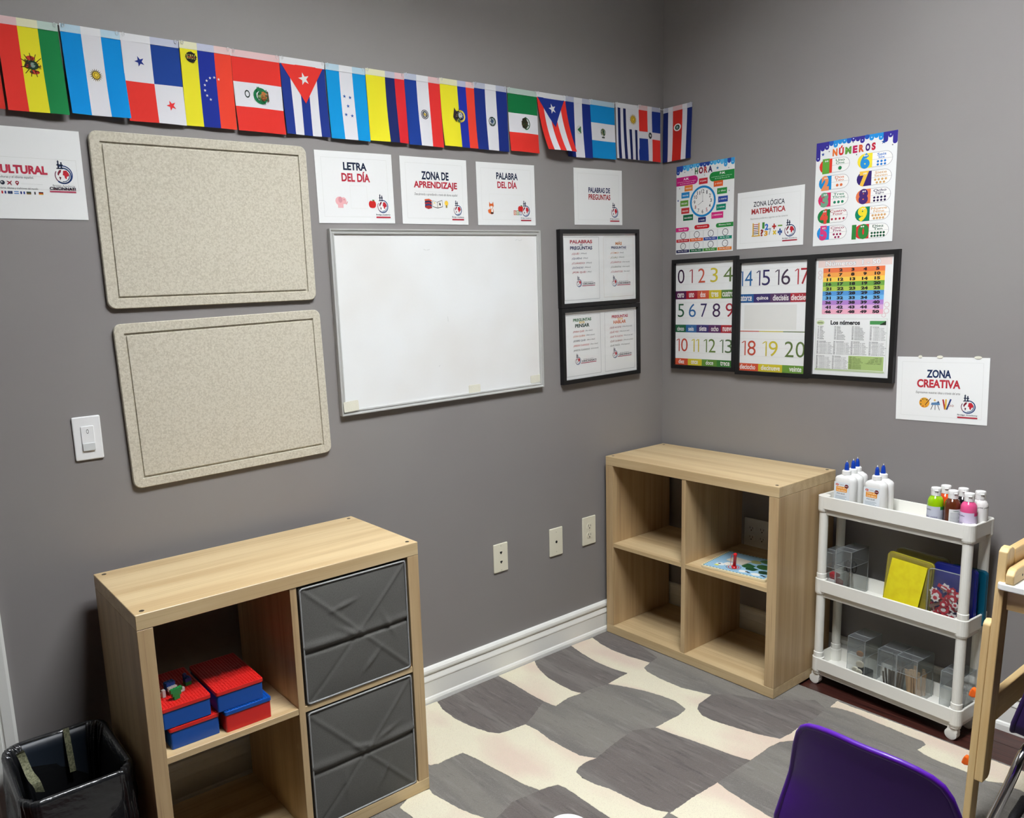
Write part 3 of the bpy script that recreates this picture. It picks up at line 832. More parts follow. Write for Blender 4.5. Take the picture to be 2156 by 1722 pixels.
# ------------------------------------------------------------------ black picture frames
def picture_frame(label, wall, a0, a1, z0, z1, tilt=0.0, bw=0.0165):
    w, h = abs(a1 - a0), z1 - z0
    t = wall_thing('picture_frame', label, 'picture frame', wall, (a0 + a1) / 2, (z0 + z1) / 2, 0.001, tilt, 'black picture frames on the walls')
    for i, (L, d) in enumerate(((w, h), (h, w), (w, h), (h, w))):
        rings = [[(s * (L / 2 - q), q, z) for q, z in ((0, 0), (0, 0.020), (bw, 0.020), (bw, 0.0))] for s in (-1, 1)]
        o = part('frame_rail', MB().loft(rings), BLACKFRAME, t)
        o.matrix_local = Matrix.Rotation(i * PI / 2, 4, 'Z') @ Matrix.Translation((0, -d / 2, 0))
    iw, ih = w - 2 * bw, h - 2 * bw
    part('backing_sheet', MB().box(-iw / 2 - 0.004, iw / 2 + 0.004, -ih / 2 - 0.004, ih / 2 + 0.004, 0.004, 0.011), PAPER, t)
    part('glass_pane', MB().box(-iw / 2 - 0.001, iw / 2 + 0.001, -ih / 2 - 0.001, ih / 2 + 0.001, 0.0135, 0.015), GLASS, t)
    return t, Print(t, iw, ih, z0=0.0111)

def words_page(p, x0, x1, y0, y1, border, heads, rows, lg):
    p.frame(x0, y0, x1, y1, 0.0009, border, 1)
    for s, a, b, c, d, col in heads:
        p.text(s, a, b, c, d, col, 2, 0.035)
    for y, s, xa, xb, col, s2, xc in rows:
        p.text(s, xa, y, xb, y + 0.038, col, 2, 0.008)
        p.text(s2, xb + 0.015, y + 0.006, xc, y + 0.032, (70, 66, 66), 2, 0.0, 0.2)
    logo(p, *lg[:4], textside=lg[4])
t, p = picture_frame('upper black frame of question words on the left wall by the corner', 'L', -0.6463, -0.1782, 1.4345, 1.7390, 0.0122)
R1, B1, O1, G1 = (168, 44, 58), (38, 44, 92), (196, 124, 60), (120, 130, 90)
p.text('DE', 0.232, 0.148, 0.268, 0.172, (70, 66, 80), 3, 0.03)
p.line(0.11, 0.155, 0.215, 0.155, 0.0008, (200, 150, 150), 1)
p.line(0.285, 0.155, 0.39, 0.155, 0.0008, (160, 150, 190), 1)
words_page(p, 0.022, 0.485, 0.05, 0.955, (130, 130, 132), [('PALABRAS', 0.105, 0.09, 0.395, 0.14, R1), ('PREGUNTAS', 0.105, 0.18, 0.395, 0.23, B1)],
           [(0.268, '¿QUÉ?', 0.125, 0.225, R1, '(What?)', 0.32), (0.336, '¿QUIÉN?', 0.125, 0.258, B1, '(Who?)', 0.335), (0.405, '¿CUÁNDO?', 0.125, 0.295, R1, '(When?)', 0.385), (0.47, '¿DÓNDE?', 0.128, 0.275, B1, '(Where?)', 0.37), (0.536, '¿POR QUÉ?', 0.128, 0.31, R1, '(Why?)', 0.38)],
           (0.165, 0.62, 0.262, 0.77, 0.425))
p.line(0.645, 0.24, 0.875, 0.24, 0.0008, (150, 160, 190), 1)
words_page(p, 0.548, 0.968, 0.05, 0.945, (200, 186, 170), [('MÁS', 0.715, 0.115, 0.805, 0.17, O1), ('PREGUNTAS', 0.655, 0.19, 0.865, 0.226, B1)],
           [(0.268, '¿CÓMO?', 0.645, 0.76, O1, '(How?)', 0.83), (0.337, '¿CUÁL?', 0.645, 0.748, G1, '(Which?)', 0.835), (0.408, '¿CUÁNTO?', 0.645, 0.795, R1, '(How much?)', 0.915), (0.478, '¿CUÁNTA?', 0.647, 0.795, (120, 120, 110), '(How much?)', 0.915), (0.55, '¿CUÁNTOS?', 0.647, 0.815, R1, '(How many?)', 0.918)],
           (0.65, 0.635, 0.742, 0.79, 0.922))
t, p = picture_frame('lower black frame of question words on the left wall by the corner', 'L', -0.6410, -0.1730, 1.1290, 1.4325, 0.0122)
GR, DG, OR = (52, 108, 66), (24, 62, 50), (204, 108, 62)
for x, c in ((0.20, (220, 190, 120)), (0.73, (232, 190, 120))):
    p.rect(x, 0.148, x + 0.07, 0.176, c, 1)
    p.text('PARA', x + 0.012, 0.152, x + 0.058, 0.172, (240, 238, 230), 2, 0.02)
words_page(p, 0.022, 0.485, 0.05, 0.955, (130, 130, 132), [('PREGUNTAS', 0.12, 0.10, 0.36, 0.145, GR), ('PENSAR', 0.145, 0.182, 0.335, 0.235, DG)],
           [(0.275, '¿PARA QUÉ?', 0.115, 0.265, (188, 66, 62), '(For what?)', 0.375), (0.344, '¿CON QUIÉN?', 0.117, 0.275, OR, '(With whom?)', 0.405), (0.413, '¿SOBRE QUÉ?', 0.117, 0.28, (60, 56, 84), '(About what?)', 0.405), (0.484, '¿DESDE CUÁNDO?', 0.118, 0.33, (190, 66, 60), '(Since when?)', 0.445), (0.553, '¿HASTA CUÁNDO?', 0.118, 0.335, (104, 100, 92), '(Until when?)', 0.45)],
           (0.125, 0.635, 0.222, 0.79, 0.42))
words_page(p, 0.545, 0.972, 0.05, 0.955, (130, 130, 132), [('PREGUNTAS', 0.645, 0.10, 0.875, 0.145, (176, 44, 66)), ('HABLAR', 0.668, 0.182, 0.848, 0.232, OR)],
           [(0.27, '¿QUÉ HICISTE?', 0.615, 0.78, (140, 52, 70), '(What did you do?)', 0.935), (0.34, '¿QUÉ VES?', 0.615, 0.74, (176, 66, 66), '(What do you see?)', 0.895), (0.41, '¿QUÉ TE GUSTA?', 0.618, 0.80, (176, 70, 66), '(What do you like?)', 0.95), (0.48, '¿QUÉ QUIERES?', 0.618, 0.795, (150, 84, 70), '(What do you want?)', 0.95), (0.548, '¿QUÉ PASÓ?', 0.618, 0.757, (104, 104, 96), '(What happened?)', 0.90)],
           (0.638, 0.61, 0.735, 0.765, 0.925))

# number frames on the right wall
PU, CR, RO, YE, GN = (56, 26, 56), (158, 32, 46), (196, 84, 58), (204, 188, 56), (96, 118, 62)
G2, BL, IN, P2 = (46, 96, 64), (48, 104, 158), (50, 42, 92), (64, 34, 76)
def numeral(p, s, x0, y0, x1, y1, c):
    """large practice digits; the digit one gets a slanted flag"""
    wts = [0.5 if ch == '1' else 1.0 for ch in s]
    gap = 0.22
    u = (x1 - x0) / (sum(wts) + gap * (len(s) - 1))
    x = x0
    for ch, k in zip(s, wts):
        a, b = x, x + k * u
        if ch == '1':
            sw = 0.0052 / p.w
            hh = y1 - y0
            p.poly([(b - sw, y1), (b, y1), (b, y0), (b - sw, y0 + 0.012), (a + 0.002, y0 + 0.2 * hh), (a, y0 + 0.15 * hh), (b - sw, y0)], c, 3)
        else:
            p.text(ch, a, y0, b, y1, c, 3, -0.004)
        x = b + gap * u
def guide(p, y0, y1):
    for y in (y0, y1):
        p.line(0, y, 1, y, 0.0006, (206, 206, 202), 1)
    p.line(0, (y0 + y1) / 2, 1, (y0 + y1) / 2, 0.0005, (222, 206, 200), 1)
def bar(p, y0, y1, segs):
    for x0, x1, c, s, a, b in segs:
        p.rect(x0, y0, x1, y1, c, 1)
        hgt = 0.6 if not any(ch in s for ch in 'tdlhb') else 0.72
        p.text(s, a, y0 + (y1 - y0) * (0.86 - hgt), b, y0 + (y1 - y0) * 0.8, (240, 236, 232), 2, 0.02)
t, p = picture_frame('leftmost black frame of large numbers 0 to 13 on the right wall', 'R', -0.0655, -0.3840, 1.1430, 1.6110)
for y in (0.055, 0.385, 0.725):
    guide(p, y, y + 0.15)
for s, a, b, c in (('0', 0.035, 0.155, PU), ('1', 0.245, 0.305, CR), ('2', 0.40, 0.52, RO), ('3', 0.61, 0.735, YE), ('4', 0.83, 0.98, GN)):
    numeral(p, s, a, 0.06, b, 0.195, c)
bar(p, 0.27, 0.35, [(0, 0.19, (86, 34, 78), 'cero', 0.03, 0.15), (0.19, 0.39, (166, 34, 48), 'uno', 0.24, 0.33), (0.39, 0.59, (206, 88, 58), 'dos', 0.44, 0.53), (0.59, 0.8, (206, 190, 50), 'tres', 0.63, 0.75), (0.8, 1.0, (84, 124, 58), 'cuatro', 0.815, 1.0)])
for s, a, b, c in (('5', 0.04, 0.155, G2), ('6', 0.24, 0.365, BL), ('7', 0.45, 0.56, IN), ('8', 0.655, 0.785, P2), ('9', 0.875, 1.0, CR)):
    numeral(p, s, a, 0.395, b, 0.525, c)
bar(p, 0.60, 0.675, [(0, 0.19, (44, 104, 70), 'cinco', 0.03, 0.155), (0.19, 0.38, (52, 104, 156), 'seis', 0.235, 0.33), (0.38, 0.59, (58, 50, 110), 'siete', 0.43, 0.555), (0.59, 0.8, (88, 40, 92), 'ocho', 0.635, 0.76), (0.8, 1.0, (166, 36, 46), 'nueve', 0.83, 0.99)])
for s, a, b, c in (('10', 0.02, 0.225, (190, 74, 54)), ('11', 0.295, 0.43, YE), ('12', 0.51, 0.715, (104, 128, 62)), ('13', 0.785, 1.0, (88, 112, 74))):
    numeral(p, s, a, 0.735, b, 0.865, c)
bar(p, 0.935, 1.0, [(0, 0.23, (206, 84, 52), 'diez', 0.06, 0.165), (0.23, 0.48, (206, 190, 46), 'once', 0.29, 0.41), (0.48, 0.74, (96, 140, 56), 'doce', 0.55, 0.68), (0.74, 1.0, (64, 124, 56), 'trece', 0.80, 0.955)])
t, p = picture_frame('middle black frame of numbers 14 to 20 on the right wall', 'R', -0.3850, -0.6990, 1.1340, 1.5960)
guide(p, 0.06, 0.215)
guide(p, 0.70, 0.86)
for s, a, b, c in (('14', -0.03, 0.18, BL), ('15', 0.24, 0.45, IN), ('16', 0.525, 0.75, (66, 48, 70)), ('17', 0.815, 1.02, (170, 44, 52))):
    numeral(p, s, a, 0.07, b, 0.21, c)
bar(p, 0.285, 0.365, [(0, 0.205, (46, 96, 150), 'atorce', 0.0, 0.175), (0.205, 0.46, (58, 46, 104), 'quince', 0.25, 0.43), (0.46, 0.76, (84, 50, 92), 'dieciséis', 0.50, 0.735), (0.76, 1.0, (166, 40, 50), 'diecisiet', 0.77, 1.0)])
for a, b, c in ((0, 0.3, (196, 84, 58)), (0.3, 0.67, (204, 188, 56)), (0.67, 1.0, (96, 118, 62))):
    p.rect(a, 0.625, b, 0.633, c, 1)
p.rect(0.06, 0.385, 0.86, 0.61, (228, 228, 222), 1)
for s, a, b, c in (('18', 0.03, 0.255, (190, 76, 54)), ('19', 0.36, 0.595, YE), ('20', 0.70, 0.995, (96, 118, 62))):
    numeral(p, s, a, 0.715, b, 0.855, c)
bar(p, 0.93, 1.0, [(0, 0.3, (206, 84, 52), 'dieciocho', 0.005, 0.255), (0.3, 0.67, (206, 190, 46), 'diecinueve', 0.345, 0.635), (0.67, 1.0, (104, 146, 56), 'veinte', 0.775, 0.955)])
t, p = picture_frame('rightmost black frame with a rainbow number table on the right wall', 'R', -0.6975, -1.0110, 1.1366, 1.5963)
p.rect(0.03, 0.02, 0.97, 0.078, (236, 214, 206), 1)
p.text('Números  1 - 50', 0.125, 0.026, 0.835, 0.07, (190, 186, 184), 2, 0.05)
p.text('Números  1 - 50', 0.130, 0.029, 0.830, 0.067, (246, 244, 242), 3, 0.01)
rowc = [(232, 120, 72), (240, 166, 78), (244, 206, 84), (112, 166, 72), (178, 202, 84), (84, 152, 214), (116, 184, 230), (184, 134, 206), (222, 176, 216), (240, 178, 196)]
for r in range(10):
    y = 0.085 + r * 0.039
    p.rect(0.10, y, 0.89, y + 0.039, rowc[r], 1)
    for k in range(5):
        s = str(r * 5 + k + 1)
        wd = 0.03 * len(s) - (0.012 if '1' in s else 0)
        p.text(s, 0.18 + k * 0.155 - wd, 0.0 + y + 0.006, 0.18 + k * 0.155 + wd, y + 0.032, (40, 34, 40), 3, 0.06)
for x, y, r in ((0.06, 0.12, 0.008), (0.06, 0.16, 0.008), (0.93, 0.40, 0.010), (0.93, 0.45, 0.010), (0.90, 0.485, 0.008)):
    p.ring(x, y, r * 0.7, r, (226, 206, 206), 1, 14)
p.frame(0.025, 0.515, 0.95, 0.965, 0.0009, (190, 200, 180), 1)
p.circ(0.088, 0.548, 0.0150, (206, 220, 170), 2, 18, 0.0085)
p.text('ESPAÑOL', 0.05, 0.541, 0.126, 0.555, (70, 90, 50), 3, 0.03)
p.text('Los números', 0.225, 0.528, 0.61, 0.566, (24, 24, 28), 2, 0.04)
p.rect(0.735, 0.532, 0.935, 0.562, (76, 150, 84), 2)
p.poly([(0.86, 0.562), (0.935, 0.532), (0.935, 0.566), (0.86, 0.566)], (36, 50, 36), 3)
U = ['cero', 'uno', 'dos', 'tres', 'cuatro', 'cinco', 'seis', 'siete', 'ocho', 'nueve', 'diez', 'once', 'doce', 'trece', 'catorce', 'quince', 'dieciséis', 'diecisiete', 'dieciocho', 'diecinueve',
     'veinte', 'veintiuno', 'veintidós', 'veintitrés', 'veinticuatro', 'veinticinco', 'veintiséis', 'veintisiete', 'veintiocho', 'veintinueve']
T_ = {3: 'treinta', 4: 'cuarenta', 5: 'cincuenta', 6: 'sesenta', 7: 'setenta', 8: 'ochenta', 9: 'noventa'}
def word(n):
    if n < 30:
        return U[n]
    return T_[n // 10] + ('' if n % 10 == 0 else ' y ' + U[n % 10])
for b in range(10):
    if b < 4:
        cx, cy = 0.05 + b * 0.23, 0.578
    elif b < 8:
        cx, cy = 0.045 + (b - 4) * 0.23, 0.705
    else:
        cx, cy = 0.045 + (b - 8) * 0.22, 0.832
    for k in range(10):
        n = b * 10 + k
        y = cy + k * 0.0118
        wl = 0.0115 * len(word(n))
        p.text(str(n), cx, y, cx + 0.022, y + 0.0085, (60, 60, 62), 2, 0.02)
        p.text(word(n), cx + 0.032, y, cx + 0.032 + wl, y + 0.0088, (86, 86, 86), 2, 0.01)
p.rect(0.48, 0.828, 0.925, 0.945, (172, 196, 124), 1)
for k, s in enumerate(('100 cien', '101 ciento uno', '200 doscientos', '300 trescientos', '400 cuatrocientos', '500 quinientos', '600 seiscientos', '700 setecientos', '800 ochocientos', '900 novecientos')):
    p.text(s, 0.49, 0.835 + k * 0.0106, 0.49 + 0.0105 * len(s), 0.843 + k * 0.0106, (60, 70, 44), 2, 0.01)
for k, s in enumerate(('1.000 mil', '2.000 dos mil', '10.000 diez mil', '100.000 cien mil', '1.000.000 un millón')):
    p.text(s, 0.90 - 0.0105 * len(s), 0.838 + k * 0.0116, 0.90, 0.846 + k * 0.0116, (60, 70, 44), 2, 0.01)
p.pill(0.03, 0.948, 0.94, 0.962, (190, 206, 160), 2)

# ------------------------------------------------------------------ two colourful posters
def drips(p, cols, prof):
    n = len(prof)
    for i, (d, c) in enumerate(prof):
        x0, x1 = i / n, (i + 1) / n
        r = (x1 - x0) * p.w / 2
        p.rect(x0, 0, x1, d, cols[c], 1)
        p.circ((x0 + x1) / 2, d, r, cols[c], 2, 12)
        if i % 2 == 0:
            p.circ((x0 + x1) / 2, d - 0.006, r * 0.28, (200, 220, 240), 3, 8)
def poster(name, label, a0, a1, z0, z1):
    w, h = abs(a1 - a0), z1 - z0
    t = wall_thing(name, label, 'poster', 'R', (a0 + a1) / 2, (z0 + z1) / 2, 0.001, -0.004, 'learning posters on the right wall')
    part('paper', MB().box(-w / 2, w / 2, -h / 2, h / 2, 0, 0.0006), PAPER, t)
    return Print(t, w, h, z0=0.0007)
p = poster('clock_poster', 'colourful HORA poster with a blue clock face', -0.0726, -0.3535, 1.6325, 1.9968)
drips(p, [(40, 70, 150), (56, 150, 206), (86, 176, 220)], [(0.075, 0), (0.045, 0), (0.03, 1), (0.045, 2), (0.025, 1), (0.02, 2), (0.025, 1), (0.02, 0), (0.028, 0), (0.022, 0), (0.02, 1), (0.024, 2), (0.018, 1), (0.03, 2), (0.062, 1), (0.03, 0), (0.05, 1)])
for ch, a, b, c in (('H', 0.33, 0.385, (70, 110, 70)), ('O', 0.40, 0.475, (130, 34, 60)), ('R', 0.49, 0.55, (190, 50, 50)), ('A', 0.56, 0.635, (56, 40, 84))):
    p.text(ch, a, 0.047, b, 0.118, c, 4, 0.05)
p.pill(0.0, 0.125, 0.385, 0.222, (190, 34, 118), 2, 0.05, 1.0)
p.text('A.M.', 0.13, 0.137, 0.225, 0.163, (245, 240, 240), 3, 0.03)
p.text('es el tiempo de medianoche a mediodía', 0.02, 0.175, 0.35, 0.187, (245, 220, 232), 3, 0.0)
p.text('de 12 de la noche a las 12', 0.07, 0.195, 0.32, 0.206, (245, 220, 232), 3, 0.0)
p.pill(0.585, 0.122, 1.0, 0.225, (34, 130, 60), 2, 1.0, 0.05)
p.text('P.M.', 0.76, 0.133, 0.85, 0.158, (245, 245, 240), 3, 0.03)
p.text('es el tiempo de mediodía a medianoche', 0.62, 0.172, 0.96, 0.184, (220, 240, 224), 3, 0.0)
p.text('de 12 del día a las 12', 0.68, 0.192, 0.92, 0.203, (220, 240, 224), 3, 0.0)
tags = [(0.405, 0.170, 0.555, 0.235, (190, 40, 50), 'en punto'), (0.66, 0.22, 0.815, 0.285, (220, 96, 44), 'y cinco'), (0.72, 0.305, 0.885, 0.37, (48, 136, 66), 'y diez'), (0.74, 0.395, 0.90, 0.46, (46, 74, 150), 'y cuarto'), (0.71, 0.48, 0.87, 0.545, (24, 132, 106), 'y veinte'), (0.63, 0.56, 0.83, 0.63, (206, 44, 120), 'y veinticinco'), (0.40, 0.60, 0.535, 0.655, (40, 46, 104), 'y media'), (0.13, 0.555, 0.31, 0.62, (20, 100, 62), 'menos veinticinco'), (0.095, 0.475, 0.24, 0.54, (196, 50, 52), 'menos veinte'), (0.075, 0.39, 0.22, 0.455, (96, 150, 52), 'menos cuarto'), (0.095, 0.30, 0.24, 0.365, (40, 130, 190), 'menos diez'), (0.15, 0.225, 0.295, 0.29, (224, 130, 54), 'menos cinco')]
for x0, y0, x1, y1, c, s in tags:
    p.rect(x0, y0, x1, y1, c, 2)
    p.text(s, x0 + 0.02, y0 + 0.022, x1 - 0.02, y0 + 0.044, (244, 240, 236), 3, 0.01)
cx, cy, rc = 0.475, 0.425, 0.063
p.circ(cx, cy, rc, (30, 130, 190), 2, 40)
p.circ(cx, cy, rc * 0.86, (244, 243, 238), 3, 40)
for i in range(60):
    a = 2 * PI * i / 60
    r0 = 0.79 if i % 5 else 0.77
    p.line(cx + rc * r0 * math.cos(a) / p.w, cy + rc * r0 * math.sin(a) / p.h, cx + rc * 0.83 * math.cos(a) / p.w, cy + rc * 0.83 * math.sin(a) / p.h, 0.0004 if i % 5 else 0.001, (60, 60, 66), 4)
for i in range(1, 13):
    a = PI / 2 - 2 * PI * i / 12
    x, y = cx + rc * 0.64 * math.cos(a) / p.w, cy - rc * 0.64 * math.sin(a) / p.h
    wd = 0.014 if i < 10 else 0.026
    p.text(str(i), x - wd, y - 0.020, x + wd, y + 0.020, (50, 46, 50) if i not in (5, 8) else (170, 70, 70), 4, 0.01)
p.line(cx, cy, cx, cy - rc * 0.52 / p.h, 0.0009, (60, 60, 66), 5)
p.line(cx, cy, cx - rc * 0.36 / p.w, cy + rc * 0.21 / p.h, 0.0012, (60, 60, 66), 5)
p.circ(cx, cy, 0.002, (80, 80, 86), 5, 10)
for x0, y0, x1, y1, c, s, l, r in ((0.0, 0.695, 0.24, 0.742, (206, 44, 120), 'Son las', 0.05, 1), (0.335, 0.682, 0.60, 0.73, (196, 36, 44), 'Hora en punto', 1, 1), (0.71, 0.685, 1.0, 0.733, (44, 132, 62), 'Minutos y horas', 1, 0.05)):
    p.pill(x0, y0, x1, y1, c, 2, l, r)
    p.text(s, x0 + 0.05, y0 + 0.012, x1 - 0.04, y0 + 0.032, (244, 240, 236), 3, 0.01)
gc = [(190, 40, 50), (220, 96, 44), (46, 74, 150), (24, 132, 106), (36, 38, 84), (20, 100, 62), (72, 140, 56), (226, 130, 50)]
for r in range(2):
    for k in range(4):
        x0, y0 = 0.01 + k * 0.245, 0.746 + r * 0.121
        p.frame(x0, y0, x0 + 0.235, y0 + 0.115, 0.0005, (150, 150, 150), 1)
        p.rect(x0, y0 + 0.083, x0 + 0.235, y0 + 0.117, gc[r * 4 + k], 2)
        p.text(('Son las cinco', 'Son las diez', 'Son las dos', 'Es la una')[(k + r) % 4], x0 + 0.03, y0 + 0.09, x0 + 0.205, y0 + 0.104, (240, 238, 234), 3, 0.01)
        mx, my = x0 + 0.125, y0 + 0.043
        p.ring(mx, my, 0.0118, 0.0142, (84, 84, 90), 2, 20)
        h = (r * 4 + k) * 0.8 + 0.4
        p.line(mx, my, mx + 0.0075 * math.cos(h) / p.w, my - 0.0075 * math.sin(h) / p.h, 0.0006, (90, 90, 90), 3)
        p.line(mx, my, mx + 0.009 * math.cos(h * 2.1) / p.w, my - 0.009 * math.sin(h * 2.1) / p.h, 0.0005, (90, 90, 90), 3)
p.star(0.72, 0.085, 0.0075, (46, 120, 170), 3)
for x, y in ((0.28, 0.06), (0.15, 0.075), (0.5, 0.14), (0.905, 0.10), (0.92, 0.345), (0.06, 0.25)):
    p.star(x, y, 0.003, (70, 60, 70), 3)
p.star(0.035, 0.385, 0.0055, (60, 90, 150), 3)

p = poster('number_poster', 'colourful NÚMEROS poster of digits one to ten with dots', -0.6923, -0.9775, 1.6256, 1.9907)
drips(p, [(56, 48, 140), (40, 140, 210), (36, 88, 176)], [(0.155, 0), (0.062, 0), (0.055, 0), (0.025, 2), (0.045, 1), (0.02, 1), (0.022, 1), (0.028, 2), (0.018, 0), (0.022, 0), (0.045, 0), (0.018, 2), (0.035, 1), (0.02, 1), (0.045, 1), (0.072, 0), (0.035, 0), (0.095, 0)])
xs = [0.215, 0.295, 0.375, 0.47, 0.545, 0.625, 0.70, 0.765]
for i, (ch, c) in enumerate(zip('NÚMEROS', ((222, 110, 44), (206, 44, 44), (96, 156, 60), (190, 36, 90), (206, 90, 50), (70, 40, 110), (190, 40, 60)))):
    p.text(ch, xs[i], 0.058 if ch == 'Ú' else 0.078, xs[i + 1] - 0.018, 0.147, c, 4, 0.06)
items = [('1', 'Uno', 'One', (214, 60, 44), (96, 160, 60), (30, 120, 70), 1), ('2', 'Dos', 'Two', (24, 136, 200), (226, 140, 90), (214, 110, 60), 2), ('3', 'Tres', 'Three', (206, 44, 96), (110, 160, 130), (40, 130, 96), 3), ('4', 'Cuatro', 'Four', (34, 124, 66), (214, 74, 60), (170, 36, 60), 4), ('5', 'Cinco', 'Five', (40, 140, 210), (206, 60, 120), (150, 40, 84), 5),
         ('6', 'Seis', 'Six', (240, 222, 60), (40, 140, 206), (40, 120, 196), 6), ('7', 'Siete', 'Seven', (56, 40, 110), (236, 190, 70), (214, 170, 110), 7), ('8', 'Ocho', 'Eight', (224, 120, 76), (70, 44, 110), (44, 30, 70), 8), ('9', 'Nueve', 'Nine', (20, 130, 96), (238, 216, 50), (214, 166, 110), 9), ('10', 'Diez', 'Ten', (206, 50, 50), (50, 130, 60), (24, 84, 54), 10)]
for i, (d, s1, s2, bg, dc, tcx, n) in enumerate(items):
    if i < 5:
        x0, x1, xe, y0 = 0.05, 0.215, 0.44, 0.165 + 0.161 * i
    else:
        x0, x1, xe, y0 = 0.535, 0.715, 0.955, 0.168 + 0.164 * (i - 5)
    y1 = y0 + 0.135
    p.pill(x0, y0, xe, y1, (150, 148, 150), 1, 1.0, 1.0)
    p.pill(x0 + 0.004, y0 + 0.003, xe - 0.004, y1 - 0.003, (244, 243, 238), 2, 1.0, 1.0)
    p.pill(x0, y0, x1, y1, bg, 3, 1.0, 0.04)
    p.line(x1, (y0 + y1) / 2, xe, (y0 + y1) / 2, 0.0006, (150, 148, 150), 3)
    k = 0.05 if d == '10' else 0
    p.text(d, x0 + 0.035 - k * 1.3, y0 - 0.004, x1 - 0.03 + k * 0.6, y1 + 0.004, dc, 4, 0.07)
    for e in (-0.012, 0.012):
        p.circ((x0 + x1) / 2 + 0.01 + e, y0 + 0.02, 0.0028, (244, 244, 240), 5, 10)
        p.circ((x0 + x1) / 2 + 0.01 + e, y0 + 0.022, 0.0012, (30, 30, 30), 6, 8)
    mx = (x1 + xe) / 2 - 0.01
    wd = 0.019 * len(s1)
    p.text(s1, mx - wd, y0 + 0.012, mx + wd, y0 + 0.036, tcx, 4, 0.01)
    wd = 0.018 * len(s2)
    p.text(s2, mx - wd, y0 + 0.040, mx + wd, y0 + 0.062, tcx, 4, 0.01)
    rows = [n] if n < 5 else ([3, 2] if n == 5 else [(n + 1) // 2, n // 2])
    rr = 0.0066 if n == 1 else (0.0050 if n < 4 else 0.0040)
    for j, q in enumerate(rows):
        for m in range(q):
            st = 0.05 if n < 5 else (0.042 if n < 9 else 0.036)
            p.circ(mx + (m - (q - 1) / 2) * st, y0 + (0.10 if len(rows) == 1 else 0.088 + 0.028 * j), rr, tcx, 4, 12)
p.star(0.84, 0.085, 0.0085, (40, 80, 150), 4)
p.star(0.09, 0.115, 0.007, (40, 70, 140), 4)
for x, y in ((0.17, 0.095), (0.47, 0.045), (0.52, 0.165), (0.945, 0.125)):
    p.star(x, y, 0.0032, (56, 50, 60), 4)
# soft clear sleeve edges of the number poster
# ------------------------------------------------------------------ switch and socket plates
def plate(name, label, cat, wall, a, z, w, h, m, group=None):
    t = wall_thing(name, label, cat, wall, a, z, 0.0, group=group)
    part('cover_plate', MB().prism(rrect(-w / 2, w / 2, -h / 2, h / 2, 0.004, 3), 0.0, 0.006), m, t, bevel=0.003)
    return t
t = plate('light_switch', 'white light switch plate left of the lower felt board', 'switch', 'L', -2.4265, 1.1631, 0.0725, 0.119, PLATEW)
part('rocker', MB().prism(rrect(-0.0165, 0.0165, -0.033, 0.033, 0.002, 3), 0.004, 0.0085), PLATEW, t, bevel=0.001)
part('lower_button', MB().prism(rrect(-0.0158, 0.0158, -0.034, -0.013, 0.002, 3), 0.008, 0.0105), mat('switch_grey', (214, 217, 216), 0.35), t, bevel=0.001)
pp_ = Print(t, 0.0725, 0.119, z0=0.0086)
pp_.ring(0.5, 0.345, 0.0022, 0.0032, (110, 110, 112), 1, 18, ky=1.9)
def screws(t, ys):
    for y in ys:
        o = part('screw', MB().lathe([(0.0032, 0.0), (0.003, 0.0008)], 10), PLATE, t)
        o.location = (0, y, 0.006)
        o2 = part('screw_slot', MB().box(-0.0004, 0.0004, -0.0024, 0.0024, 0.0008, 0.001), DARK, o)
def dark_box(t, name, x0, x1, y0, y1):
    part(name, MB().box(x0, x1, y0, y1, 0.0055, 0.0064), DARK, t)
def receptacle(t, x, y, m=PLATE):
    o = part('receptacle', MB().prism([(0.0165 * math.cos(2 * PI * k / 24), max(-0.0135, min(0.0135, 0.0165 * math.sin(2 * PI * k / 24)))) for k in range(24)], 0.0, 0.0075), m, t, bevel=0.0006)
    o.location = (x, y, 0)
    for n_, a, b, c, d in (('slot', -0.0072, -0.0055, -0.001, 0.0075), ('slot', 0.0055, 0.0072, -0.001, 0.0065)):
        part(n_, MB().box(a, b, c, d, 0.007, 0.0079), DARK, o)
    part('ground_hole', MB().lathe([(0.0026, 0.007), (0.0026, 0.0079)], 10, (0, -0.0075, 0)), DARK, o)
t = plate('phone_jack_plate', 'ivory wall plate with two phone jacks, closest to the drawer shelf', 'wall plate', 'L', -0.984, 0.4813, 0.0725, 0.116, PLATE, 'wall plates on the left wall')
screws(t, (0.049, -0.049))
for y in (0.021, -0.017):
    o = part('jack', MB().prism([(-0.005, 0.004), (-0.005, -0.002), (-0.002, -0.002), (-0.002, -0.006), (0.003, -0.006), (0.003, -0.002), (0.006, -0.002), (0.006, 0.004)], 0.005, 0.0066), DARK, t)
    o.location = (0.0, y, 0)
t = plate('cable_plate', 'ivory wall plate with a single round cable hole, middle of three', 'wall plate', 'L', -0.6832, 0.4785, 0.0745, 0.119, PLATE, 'wall plates on the left wall')
screws(t, (0.042, -0.042))
part('cable_port', MB().lathe([(0.0058, 0.005), (0.0058, 0.0066), (0.0035, 0.0085)], 14), DARK, t)
t = plate('power_outlet', 'ivory double power outlet beside the open cube shelf', 'outlet', 'L', -0.4875, 0.4846, 0.080, 0.124, PLATE, 'wall plates on the left wall')
for y in (0.0195, -0.0195):
    receptacle(t, 0, y)
screws(t, (0.0,))
t = plate('power_outlet', 'white four-socket power outlet seen through the open cube shelf', 'outlet', 'R', -0.4950, 0.4720, 0.118, 0.124, PLATEW)
for x in (-0.0245, 0.0245):
    for y in (0.0195, -0.0195):
        receptacle(t, x, y, PLATEW)

